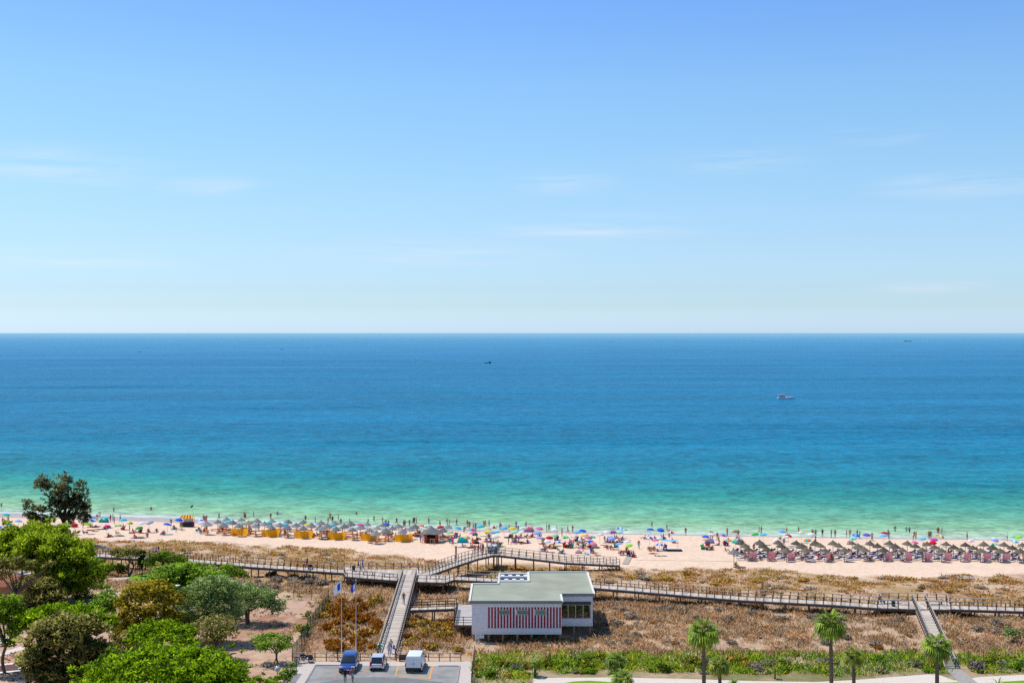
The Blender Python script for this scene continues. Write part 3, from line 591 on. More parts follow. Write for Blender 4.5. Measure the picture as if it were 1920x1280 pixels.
# near dune: brittle brown and grey scrub
def keep_near(X, Y, rng):
    d = fbm(X / 2.2, Y / 3.0, 51); big = fbm(X / 9, Y / 9, 55)
    return free(X, Y) & (Y > 136.8) & (in_zone(X, Y) > 1) & (rng.random(len(X)) < sstep(.30, .56, d * .6 + big * .4) * .93 + .07) & (Y < np.interp(X, [-70, -25, 10, 70], [192, 179, 172, 155]) - .5)
rng, X, Y, P = scatter(30000, 71, (-80, 92, 136, 196), keep_near)
pal_r = PC((222, 176, 128), (204, 168, 134), (232, 190, 138), (190, 152, 116), (222, 196, 158), (222, 170, 114), (184, 156, 122))
cl = (.88 + .5 * fbm(X / 7, Y / 5, 58))[:, None] * pal_r[(fbm(X / 3, Y / 3, 57) * 9 + rng.random(len(X)) * 3).astype(int) % len(pal_r)]
H = .30 + .50 * rng.random(len(X)) ** 1.6
V, Fc, Cc, Nn = blades(rng, P, H, 26, 1.25, .034, cl, .9)
o = link('dune_scrub', mesh_np('dune_scrub', V, Fc, 4, SCRUB, Cc, Nn)); tag(o, kind='stuff'); o['label'] = 'brittle brown and grey scrub covering the dune before the boardwalk'
# far dune: low straw grass
def keep_far(X, Y, rng):
    d = fbm(X / 5, Y / 6, 81); f2 = fbm(X / 1.6, Y / 2.6, 83)
    iz = in_zone(X, Y) + (d - .5) * 9
    return (iz > 0) & (Y > np.interp(X, [-70, -25, 10, 70], [196, 182, 172, 157])) & (rng.random(len(X)) < sstep(.38, .58, d * .5 + f2 * .5) * .9 + .04)
rng, X, Y, P = scatter(52000, 72, (-110, 110, 155, 226), keep_far)
pal_f = PC((228, 180, 106), (214, 154, 84), (196, 138, 74), (236, 198, 122), (190, 122, 64), (212, 186, 110))
cl = pal_f[(fbm(X / 6, Y / 5, 87) * 10 + rng.random(len(X)) * 2).astype(int) % len(pal_f)]
H = .18 + .38 * rng.random(len(X)) ** 2
V, Fc, Cc, Nn = blades(rng, P, H, 14, 1.8, .05, cl, 1.1)
o = link('dune_grass', mesh_np('dune_grass', V, Fc, 4, SCRUB, Cc, Nn)); tag(o, kind='stuff'); o['label'] = 'straw coloured dune grass between boardwalk and beach'
# sparse dry grass of the left lot
def keep_lot(X, Y, rng):
    d = fbm(X / 3, Y / 3, 91); return (X < np.interp(Y, [126, 136, 170], [-24.5, -25, -27.5])) & (rng.random(len(X)) < sstep(.45, .65, d) * .7)
rng, X, Y, P = scatter(9000, 73, (-75, -24, 126, 172), keep_lot)
cl = PC((196, 156, 104), (176, 134, 92), (150, 110, 74))[rng.integers(0, 3, len(X))]
V, Fc, Cc, Nn = blades(rng, P, .1 + .25 * rng.random(len(X)), 7, .9, .05, cl, .9)
o = link('dry_grass', mesh_np('dry_grass', V, Fc, 4, SCRUB, Cc, Nn)); tag(o, kind='stuff'); o['label'] = 'sparse dry grass on the sandy lot inside the fence'
# garden strip: green grasses
def keep_strip(X, Y, rng):
    d = fbm(X / 2, Y / 2, 95); rr = np.abs(X - np.interp(Y, [126, 131], [51.0, 48.2])) > 1.7
    lo = np.interp(X, [-4, 1, 3, 12, 20, 36, 44, 62, 80], [125, 125, 130.0, 130.2, 129.7, 128.6, 129.3, 130, 130])
    return (X > -4.0) & (Y < 137.5 + 1.5 * (d - .5)) & (Y > lo) & rr & (rng.random(len(X)) < .12 + .88 * sstep(.40, .58, d))
rng, X, Y, P = scatter(13000, 74, (-4, 88, 124, 138.5), keep_strip)
cl = PC((180, 204, 50), (150, 196, 40), (224, 216, 120), (232, 220, 160), (120, 176, 34), (204, 212, 76))[(fbm(X / 2.5, Y / 2.5, 97) * 9 + rng.random(len(X)) * 2).astype(int) % 6]
V, Fc, Cc, Nn = blades(rng, P, (.15 + .8 * rng.random(len(X))) * (.5 + 1.0 * fbm(X / 3, Y / 3, 99)), 12, .7, .045, cl, .8)
o = link('garden_grass', mesh_np('garden_grass', V, Fc, 4, FOL, Cc, Nn)); tag(o, kind='stuff'); o['label'] = 'green and straw garden grasses beside the pale path'
# countable shrubs: a few shared shapes, copied
def shrub_mesh(pal, seed, style='needle', flat=.62, size=.23):
    rng = np.random.default_rng(seed); puffs = []
    for _ in range(11):
        a = rng.random() * 6.28; r = .6 * math.sqrt(rng.random()); q = .32 + .16 * rng.random(); puffs.append((r * math.cos(a), r * math.sin(a), .12 + .30 * (1 - r), q, q, q * flat))
    V, Fc, Cc, Nn = leaf_cloud(rng, puffs, 24, size, style, *PAL[pal], up=.4); V[:, 2] = np.maximum(V[:, 2], -.08)
    return mesh_np('shrub', V, Fc, 4, SCRUB if pal in ('rust', 'golddry', 'grey') else FOL, Cc, Nn)
SHM = {p: [shrub_mesh(p, 200 + i * 7 + k, 'needle' if p in ('rust', 'golddry', 'grey', 'silver', 'yellowgreen') else 'leaf') for k in range(3)] for i, p in enumerate(('rust', 'golddry', 'grey', 'bush', 'fresh', 'yellowgreen', 'silver', 'dark'))}
def shrub(name, label, px, py, wpx, pal, cat='shrub', group=None, h=1.0, k=None):
    p = gp(px, py); s = wpx / 2 * p.y / F; r = random.Random(int(px * 7 + py * 13))
    o = link(name, SHM[pal][r.randrange(3)], None, p); o.scale = (s, s, s * h * (.8 + .4 * r.random())); o.rotation_euler = (0, 0, r.random() * 6.28); tag(o, label, cat, group, where='x'); return o
rs = random.Random(5)
for i in range(64):
    for _ in range(40):
        px, py = rs.uniform(598, 708), rs.uniform(1128, 1222)
        if px < 598 + (1222 - py) * .0 + 8 or px > 745 - (py - 1085) * .34: continue
        break
    shrub('dune_shrub', 'rust orange dune shrub around the flagpoles', px, py, rs.uniform(18, 38), 'rust' if rs.random() < .8 else 'golddry', group='rust shrubs around the flagpoles', h=1.25)
for i in range(40):
    shrub('dune_shrub', 'golden dry shrub between ramp and striped building', rs.uniform(764, 862), rs.uniform(1166, 1222), rs.uniform(18, 32), 'golddry' if rs.random() < .7 else 'rust', group='golden shrubs beside the ramp', h=1.15)
for px, py, wd in [(1227, 1168, 18), (1264, 1207, 20), (1423, 1196, 15), (1232, 1217, 14), (1275, 1229, 22), (1437, 1176, 14), (1487, 1230, 15), (1508, 1186, 14), (1648, 1216, 22), (1705, 1193, 14), (1820, 1166, 18), (1858, 1209, 14), (1911, 1222, 18), (1150, 1215, 14), (1108, 1202, 16), (968, 1224, 14), (1045, 1221, 16), (1170, 1226, 16), (915, 1203, 8), (1700, 1190, 10), (1590, 1180, 12), (1330, 1205, 14), (1492, 1228, 18)]:
    shrub('dune_shrub', 'small orange shrub standing out in the brown dune scrub', px, py, wd, 'rust' if rs.random() < .6 else 'golddry', group='orange shrubs in the dune', h=.75)
for i in range(60):
    px, py = rs.uniform(1120, 1915), rs.uniform(1122, 1215)
    if 1690 < px < 1800: continue
    if py < 1112 + (px - 1120) * .05: continue
    shrub('dune_shrub', 'grey brown dead looking shrub in the dune', px, py, rs.uniform(16, 34), 'grey', group='grey brown dune shrubs', h=.9)
for i in range(26):
    shrub('dune_shrub', 'pale grey shrub below the boardwalk rail', rs.uniform(452, 622), rs.uniform(1078, 1104), rs.uniform(16, 32), 'grey', group='pale shrubs below the boardwalk', h=1.0)
for i in range(24):
    px = rs.uniform(170, 660); shrub('dune_shrub', 'orange brown tuft in the far dune grass', px, 1020 + rs.random() * 14 + px * .028, rs.uniform(10, 22), 'golddry' if rs.random() < .5 else 'grey', group='tufts in the far dune', h=.55)
for i in range(40):
    px = rs.uniform(1130, 1915); shrub('dune_shrub', 'brown tussock in the dune behind the parasol rows', px, 1072 + rs.random() * 26 + (px - 1130) * .02, rs.uniform(14, 34), 'grey' if rs.random() < .6 else 'golddry', group='tussocks behind the parasols', h=.55)
for i in range(120):
    px = rs.uniform(896, 1915); py = rs.uniform(1236, 1262)
    if px < 1000: py = rs.uniform(1238, 1278)
    if 1755 < px < 1830: continue
    pal = rs.choice(['bush', 'fresh', 'dark', 'yellowgreen', 'yellowgreen', 'silver', 'bush', 'dark'] if 1090 < px < 1300 or 1600 < px < 1750 else ['fresh', 'yellowgreen', 'silver', 'golddry', 'silver', 'bush', 'grey', 'dark'])
    nm = {'bush': 'mid green bush', 'fresh': 'bright green bush', 'yellowgreen': 'yellow green bush', 'silver': 'silvery grass clump', 'dark': 'dark green bush', 'golddry': 'dry golden bush', 'grey': 'brown dead bush'}[pal]
    shrub('garden_shrub', nm + ' in the planted strip by the pale path', px, py, rs.uniform(16, 46), pal, group='bushes of the planted strip', h=rs.uniform(.6, 1.3))
shrub('garden_shrub', 'tall feathery bright green bush rising from the planted strip', 1385, 1246, 24, 'fresh', h=2.2)
shrub('garden_shrub', 'dark rounded bush beside the feathery bright one', 1410, 1247, 18, 'dark', h=1.5)

# ---------------------------------------------------------------- car park, paths, lawns
ASPH = mat('asphalt', (.30, .29, .265), .95, .2, .6, .1, bump=.1); PAVE = mat('paving', (.56, .48, .42), .95, .12, 4, .1); KERB = mat('kerb_stone', (.33, .30, .28), .9, .1, 4)
def sheet(name, pxs, z, m, dz=0.0):
    mb = MB(); P = [at_z(a, b, z) for a, b in pxs]; mb.add([(p.x, p.y, z) for p in P], [tuple(range(len(P)))]); o = mb.build(name, m); o['kind'] = 'structure'
    if o.data.polygons[0].normal.z < 0: o.data.flip_normals()
    return o
sheet('car_park_paving', [(557, 1239), (887, 1239), (884, 1290), (884, 1400), (500, 1400), (535, 1290)], 4.03, PAVE)
asp = [(592, 1246.5), (862, 1248), (857, 1280), (850, 1400), (485, 1400), (572, 1280)]
sheet('car_park', asp, 4.055, ASPH)
ker = MB()
for a, b in zip(asp[:-3] + [], asp[1:-2]): pass
for a, b in ((asp[5], asp[0]), (asp[0], (640, 1246.7)), ((822, 1247.8), asp[1]), (asp[1], asp[2])):
    ker.bar(at_z(a[0], a[1], 4.06), at_z(b[0], b[1], 4.06), .16, .14)
o = ker.build('kerb', KERB); o['kind'] = 'structure'
DARKA = mat('dark_asphalt', (.20, .20, .19), .95, .1, 1.2, .1)
sheet('car_park_lane', [(600, 1279), (640, 1272), (700, 1268), (760, 1270), (830, 1278), (850, 1400), (560, 1400)], 4.06, DARKA)
YEL = mat('yellow_paint', (.72, .38, .05), .8, .1, 6); PNK = mat('faded_red_paint', (.55, .24, .20), .8, .2, 6)
mk = MB()
def mline(mb, a, b, wd=.13, z=4.066): mb.bar(at_z(a[0], a[1], z), at_z(b[0], b[1], z), wd, .004)
bx = [(747, 1247), (811, 1248), (805, 1272), (741, 1266)]
for a, b in zip(bx, bx[1:] + bx[:1]): mline(mk, a, b)
mline(mk, bx[0], bx[2], .09, 4.0665); mline(mk, bx[1], bx[3], .09, 4.0675)
o = mk.build('yellow_bay_marking', YEL); o['kind'] = 'structure'
mk = MB()
for a, b in (((637, 1248), (626, 1272)), ((692, 1246.8), (684, 1265)), ((813, 1248), (807, 1272))): mline(mk, a, b, .10)
o = mk.build('red_bay_marking', PNK); o['kind'] = 'structure'
GRAV = mat('gravel_path', (.66, .57, .47), .95, .12, 5, .05, bump=.2); LAWN = mat('lawn', (.17, .30, .02), .9, .2, 3, .1, bump=.3); LAWND = mat('dry_lawn', (.30, .30, .05), .9, .3, 1.5, .1); SLAB = mat('path_concrete', (.36, .33, .29), .95, .12, 3, .05)
sheet('gravel_path', [(1000, 1272), (1020, 1270), (1150, 1269), (1290, 1272), (1420, 1276), (1530, 1277.5), (1600, 1274), (1755, 1262), (1790, 1275), (1840, 1268), (1925, 1264), (1960, 1300), (1960, 1420), (990, 1420)], 4.03, GRAV)
sheet('lawn_patch', [(1056, 1280), (1075, 1276.5), (1105, 1275), (1150, 1278), (1160, 1300), (1050, 1300)], 4.045, LAWN)
sheet('lawn_patch', [(1762, 1279), (1797, 1278), (1806, 1300), (1760, 1300)], 4.045, LAWN)
sheet('lawn_patch', [(1880, 1277), (1930, 1274), (1960, 1300), (1870, 1300)], 4.045, LAWN)
sheet('concrete_path', [(1770, 1252), (1800, 1252), (1836, 1282), (1850, 1300), (1815, 1300), (1800, 1280)], 4.06, SLAB)
sheet('sandy_path', [(165, 1104), (172, 1090), (205, 1083), (248, 1081), (238, 1088), (215, 1092), (262, 1090), (285, 1100), (262, 1120), (215, 1135), (165, 1140)], 4.03, mat('pink_path', (.60, .43, .34), .95, .12, 2, .05))
sheet('lawn_patch', [(217, 1091), (240, 1084), (248, 1077), (276, 1073), (282, 1086), (262, 1089)], 4.06, LAWN)
sheet('lawn_patch', [(14, 1094), (18, 1074), (66, 1070), (70, 1092)], 4.05, LAWND)
sheet('lawn_patch', [(0, 1205), (0, 1190), (40, 1192), (50, 1202)], 4.05, LAWND)
sheet('pale_path', [(-10, 1228), (0, 1222), (36, 1212), (60, 1207), (62, 1213), (34, 1220), (0, 1230)], 4.04, GRAV)
def court():
    t = empty('play_court', at_z(10, 1255, 4.0)); tag(t, 'dark red ball court with a white border under the trees', 'court'); b = t.location
    P = lambda a, c, z: at_z(a, c, z) - b
    MB().add([P(-30, 1247, 4.10), P(33, 1241, 4.10), (P(44, 1257, 4.10)), P(-30, 1265, 4.10)], [(3, 2, 1, 0)]).build('border', mat('white_border', (.75, .72, .66), .8), t)
    MB().add([P(-30, 1250, 4.115), P(28, 1244, 4.115), (P(36, 1255, 4.115)), P(-30, 1261, 4.115)], [(3, 2, 1, 0)]).build('surface', mat('court_red', (.13, .06, .06), .8, .15), t)
court()

# ---------------------------------------------------------------- wood: boardwalks
def wood(name, col, along=True, amt=.3):
    m = bpy.data.materials.new(name); m.use_nodes = True; n = m.node_tree.nodes; l = m.node_tree.links; b = n['Principled BSDF']; b.inputs['Roughness'].default_value = .9; b.inputs['Specular IOR Level'].default_value = .1
    a = n.new('ShaderNodeAttribute'); a.attribute_name = 'along'; d = n.new('ShaderNodeMath'); d.operation = 'DIVIDE'; d.inputs[1].default_value = .30; l.new(a.outputs['Fac'], d.inputs[0])
    fl = n.new('ShaderNodeMath'); fl.operation = 'FLOOR'; l.new(d.outputs[0], fl.inputs[0]); wn = n.new('ShaderNodeTexWhiteNoise'); wn.noise_dimensions = '1D'; l.new(fl.outputs[0], wn.inputs['W'])
    t = n.new('ShaderNodeTexCoord'); x = n.new('ShaderNodeTexNoise'); x.inputs['Scale'].default_value = .9; x.inputs['Detail'].default_value = 6; l.new(t.outputs['Object'], x.inputs[0])
    s = n.new('ShaderNodeMath'); s.operation = 'ADD'; l.new(wn.outputs['Value'], s.inputs[0]); l.new(x.outputs[0], s.inputs[1])
    r = n.new('ShaderNodeMapRange'); r.inputs[1].default_value = .2; r.inputs[2].default_value = 1.5; r.inputs[3].default_value = 1 - amt; r.inputs[4].default_value = 1 + amt; l.new(s.outputs[0], r.inputs[0])
    v = n.new('ShaderNodeVectorMath'); v.operation = 'SCALE'; v.inputs[0].default_value = col; l.new(r.outputs[0], v.inputs[3]); l.new(v.outputs[0], b.inputs['Base Color']); return m
DECK = wood('deck_boards', (.48, .405, .33)); RAILW = mat('rail_wood', (.36, .315, .27), .9, .18, 2, .1); POSTW = mat('post_wood', (.105, .075, .06), .9, .25, 3, .1)
BRN = mat('brown_post_wood', (.20, .125, .08), .9, .25, 3, .1); FASC = mat('fascia_wood', (.12, .085, .07), .9, .2, 2, .1); BLKW = mat('dark_rail_paint', (.05, .035, .032), .7, .15, 3, .2)
POST = MB().box((0, 0, .40), (.10, .10, 1.16)).mesh('post', POSTW)
def offs(P, wd):
    out = []
    for i, p in enumerate(P):
        a = (P[i] - P[i - 1]).normalized() if i else None; b = (P[i + 1] - P[i]).normalized() if i < len(P) - 1 else None
        d = ((a or b) + (b or a)); d.z = 0; d.normalize(); nrm = Vector((-d.y, d.x, 0)); k = 1.0
        if a and b: k = 1 / max(.5, (Vector((a.x, a.y, 0)).normalized()).dot(d))
        out.append(p + nrm * wd * k)
    return out
def resample(P, step):
    out = [P[0].copy()]; acc = 0.0
    for a, b in zip(P, P[1:]):
        L_ = (b - a).length; n = max(1, round(L_ / step))
        out += [a + (b - a) * (i / n) for i in range(1, n + 1)]
    return out
def railing(t, P, B, step=1.1, h=.95, mid=(.48,), post=POST, top=RAILW, midm=RAILW):
    """posts, top rail and mid rail along the points P"""
    for q in resample(P, step):
        link('post', post, t, q - B)
    mb = MB(); mm = MB()
    for a, b in zip(P, P[1:]):
        up = Vector((0, 0, 1)); mb.bar(a - B + up * (h + .03), b - B + up * (h + .03), .15, .05)
        for z in mid: mm.bar(a - B + up * z, b - B + up * z, .05, .07)
    mb.build('handrail', top, t); mm.build('mid_rail', midm, t)
def piles(t, P, B, step=3.2, m=BRN, sz=.16):
    for q in resample(P, step):
        g = float(T(q.x, q.y)); h = q.z - .2 - g + .3
        if h > .35: MB().box((q.x - B.x, q.y - B.y, q.z - .2 - h / 2 - B.z), (sz, sz, h)).build('pile', m, t)
def deck_mesh(A, Bq, B, name='deck', th=.10):
    mb = MB(); al = []; s = 0
    for i, (a, b) in enumerate(zip(A, Bq)):
        if i: s += (A[i] - A[i - 1]).length
        for p in (a, b, b - Vector((0, 0, th)), a - Vector((0, 0, th))): mb.v.append(tuple(p - B)); al.append(s)
    for i in range(len(A) - 1):
        o = i * 4; q = o + 4
        for f in ((o, q, q + 1, o + 1), (o + 1, q + 1, q + 2, o + 2), (o + 2, q + 2, q + 3, o + 3), (o + 3, q + 3, q, o)): mb.f.append(f); mb.m.append(0)
    e = (len(A) - 1) * 4; mb.f += [(0, 1, 2, 3), (e + 3, e + 2, e + 1, e)]; mb.m += [0, 0]
    me = mb.mesh(name, DECK); at = me.attributes.new('along', 'FLOAT', 'POINT'); at.data.foreach_set('value', np.array(al, np.float32)); 
    bm = bmesh.new(); bm.from_mesh(me); bmesh.ops.recalc_face_normals(bm, faces=bm.faces); bm.to_mesh(me); bm.free(); return me
def walkway(name, label, pts, wd, rails=(1, 1), step=1.1, pstep=3.2, cat='boardwalk', mid=(.48,), post=POST, top=RAILW, midm=RAILW):
    A = [at_z(*p) for p in pts]; Bq = offs(A, wd); B = Vector((A[0].x, A[0].y, float(T(A[0].x, A[0].y)))); t = empty(name, B); tag(t, label, cat)
    link('deck', deck_mesh(A, Bq, B), t)
    fb = MB(); dn = Vector((0, 0, -.24))
    for E_ in (A, Bq):
        for a, b in zip(E_, E_[1:]): fb.bar(a - B + dn, b - B + dn, .10, .26)
    fb.build('edge_beam', FASC, t)
    ins = lambda E_, O_, k: [e + (o - e) * k for e, o in zip(E_, O_)]
    if rails[0]: railing(t, ins(A, Bq, .03), B, step, .95, mid, post, top, midm)
    if rails[1]: railing(t, ins(Bq, A, .03), B, step, .95, mid, post, top, midm)
    if pstep:
        piles(t, ins(A, Bq, .08), B, pstep); piles(t, ins(Bq, A, .08), B, pstep)
    return t
walkway('boardwalk', 'long wooden boardwalk on piles running behind the garden trees', [(60, 1034, 5.0), (165, 1042, 5.0), (320, 1050, 5.05), (470, 1062, 5.1), (645, 1073.5, 5.15)], 2.4)
walkway('boardwalk', 'wooden boardwalk running from the striped building towards the narrow ramp', [(851, 1086, 5.17), (935, 1090, 5.17), (1110, 1101, 5.12), (1190, 1107.5, 5.1), (1310, 1118, 5.05), (1385, 1124, 5.0), (1560, 1133, 5.0), (1645, 1139, 5.05)], 2.3, step=1.15)
walkway('boardwalk', 'wooden boardwalk leaving the picture beyond the narrow ramp', [(1783, 1141, 5.1), (1920, 1145, 5.1), (2040, 1149, 5.1)], 2.3)
walkway('boardwalk_ramp', 'broad wooden ramp rising from the car park to the crossing', [(742, 1231, 4.08), (781.5, 1077, 5.17)], 2.15, pstep=4)
walkway('boardwalk_ramp', 'wooden ramp climbing from the crossing to the beach platform', [(806, 1077, 5.18), (860, 1058, 5.2), (897, 1046, 5.2), (928, 1039, 5.15)], 2.0, step=1.0)
walkway('boardwalk_ramp', 'wooden ramp descending from the beach platform to the sand', [(931, 1039.5, 5.1), (1000, 1047, 4.6), (1062, 1054, 4.0), (1162, 1059, 3.2)], 1.8, step=1.1)
walkway('boardwalk_ramp', 'narrow wooden ramp leading down to the garden gate', [(1792.5, 1251, 4.1), (1735.5, 1127, 5.1)], 1.75, pstep=4)
def platform(label, poly, z, rails, extra=()):
    P = [at_z(a, b, z) for a, b in poly]; c = sum(P, Vector()) / len(P); B = Vector((c.x, c.y, float(T(c.x, c.y)))); t = empty('boardwalk_platform', B); tag(t, label, 'boardwalk')
    mb = MB().prism([p - B for p in P], z - B.z - .09, z - B.z + .012); me = mb.mesh('deck', DECK)
    at = me.attributes.new('along', 'FLOAT', 'POINT'); at.data.foreach_set('value', np.array([v.co.x for v in me.vertices], np.float32))
    bm = bmesh.new(); bm.from_mesh(me); bmesh.ops.recalc_face_normals(bm, faces=bm.faces); bm.to_mesh(me); bm.free(); link('deck', me, t)
    fb = MB(); n = len(P)
    for i in range(n): fb.bar(P[i] - B + Vector((0, 0, -.24)), P[(i + 1) % n] - B + Vector((0, 0, -.24)), .1, .26)
    fb.build('edge_beam', FASC, t)
    for r in rails: railing(t, [at_z(a, b, z) for a, b in r], B, 1.25)
    piles(t, [p + (c - p) * .05 for p in P], B, 3.5); return t
platform('wooden crossing platform where the ramps meet, with benches', [(645, 1073.5), (647, 1080), (745, 1088), (751, 1078), (781.5, 1077), (783, 1090), (835, 1091.5), (851, 1086), (846, 1077), (806, 1077), (786, 1066.5), (690, 1066.2), (646, 1062.5)], 5.17,
         [[(647, 1073), (647, 1080), (745, 1088)], [(783, 1090), (835, 1091.5), (851, 1086)], [(676, 1066.2), (784, 1067)]])
platform('wooden lookout platform at the top of the beach ramps', [(925, 1040), (935, 1040), (941, 1031), (926, 1029), (915, 1033)], 5.19, [])
platform('wooden lookout platform above the narrow ramp, with benches', [(1645, 1139), (1706, 1141), (1737, 1141.5), (1783, 1142), (1788, 1134), (1774, 1126.5), (1649, 1124), (1640, 1131)], 5.06,
         [[(1645, 1139), (1704, 1140.5)], [(1739, 1141), (1783, 1142)], [(1652, 1131), (1649, 1124), (1774, 1126.5), (1781, 1132)]])
walkway('entrance_bridge', 'wooden bridge with dark rails joining the ramp to the building porch', [(769, 1143, 4.75), (852, 1140, 5.12)], 1.7, step=1.3, pstep=2.4, mid=(.3, .6), post=MB().box((0, 0, .40), (.08, .08, 1.16)).mesh('post', BLKW), top=BLKW, midm=BLKW)
tk = MB()
for k in range(36):
    a, b = [gp(1190 + 205 * q / 36, 1049.2 + 3.2 * q / 36 + .3 * math.sin(q)) + Vector((0, 0, .012)) for q in (k, k + 1)]; tk.bar(a, b, .22, .02)
o = tk.build('sand_track', mat('track_sand', (.42, .30, .22), .95, .2, 3, .05)); o['kind'] = 'structure'
# walk mat on the sand, slab, rails of the car park
def slab(name, label, cat, pxs, m, th=.06):
    P = [gp(a, b) for a, b in pxs]; c = sum(P, Vector()) / len(P); mb = MB(); n = len(P)
    mb.add([p - c + Vector((0, 0, .12)) for p in P] + [p - c - Vector((0, 0, .2)) for p in P], [tuple(reversed(range(n))), tuple(range(n, 2 * n))] + [(i, (i + 1) % n, n + (i + 1) % n, n + i) for i in range(n)])
    o = mb.build(name, m, None, c); bm = bmesh.new(); bm.from_mesh(o.data); bmesh.ops.recalc_face_normals(bm, faces=bm.faces); bm.to_mesh(o.data); bm.free(); tag(o, label, cat); return o
slab('walk_mat', 'grey brown slatted walk mat on the sand at the ramp end', 'mat', [(1167, 1057), (1178, 1058), (1188, 1039), (1177, 1038)], mat('mat_wood', (.42, .34, .27), .9, .2, 3))
slab('concrete_slab', 'bare grey concrete slab lying in the dune', 'slab', [(1790, 1079), (1822, 1078), (1828, 1085), (1796, 1086)], mat('old_concrete', (.42, .38, .32), .95, .15, 3))
def wood_fence(label, a, b):
    A, Bq = at_z(*a, 4.03), at_z(*b, 4.03); t = empty('timber_rail_fence', A); tag(t, label, 'fence')
    railing(t, [A, Bq], A, 1.25, .86, (.42,), MB().box((0, 0, .42), (.10, .10, .92)).mesh('post', BRN), RAILW, BRN)
wood_fence('timber rail fence behind the motorbike and the blue car', (548, 1238), (697, 1238))
wood_fence('timber rail fence behind the white van', (743, 1238), (864, 1238))
def bench(label, px, py, z, rz=0, ln=1.7):
    p = at_z(px, py, z); t = empty('bench', p, rz); tag(t, label, 'bench'); MB().box((0, 0, .44), (ln, .42, .06)).build('seat', RAILW, t)
    for s in (-1, 1): MB().box((s * ln * .38, 0, .205), (.08, .38, .41)).build('leg', POSTW, t)
bench('backless wooden bench on the crossing platform behind the flagpole', 690, 1077, 5.185); bench('backless wooden bench on the crossing platform beside the broad ramp top', 729, 1081, 5.185)
bench('backless wooden bench on the crossing platform nearest to the building', 815, 1084, 5.185); bench('wooden bench beside the litter bin on the lookout platform', 1671, 1130, 5.075, 0, 2.4); bench('wooden bench alone on the lookout platform', 1752, 1132, 5.075, 0, 2.4)
def bin_(label, px, py, z):
    p = at_z(px, py, z); t = empty('litter_bin', p); tag(t, label, 'litter bin'); MB().lathe([(.001, .05), (.24, .05), (.27, .75), (.001, .75)], 14).build('body', mat('bin_plastic', (.03, .035, .04), .5), t); MB().lathe([(.29, .74), (.29, .82), (.001, .90)], 14).build('lid', mat('bin_lid', (.06, .065, .07), .5), t)
bin_('dark litter bin on the lookout platform', 1675, 1136, 5.08); bin_('dark litter bin on the crossing platform beside the walkers', 663, 1070, 5.19)
t = empty('cable_reel', at_z(757, 1238.5, 4.03)); tag(t, 'low dark timber trestle standing against the rail fence', 'trestle')
for s in (-1, 1): MB().box((s * .45, 0, .33), (.08, .5, .66)).build('leg', POSTW, t)
mb = MB()
for z in (.2, .42, .64): mb.box((0, -.2, z), (1.1, .05, .12)); mb.box((0, .2, z), (1.1, .05, .12))
mb.build('slats', POSTW, t); t.name = 'timber_trestle'

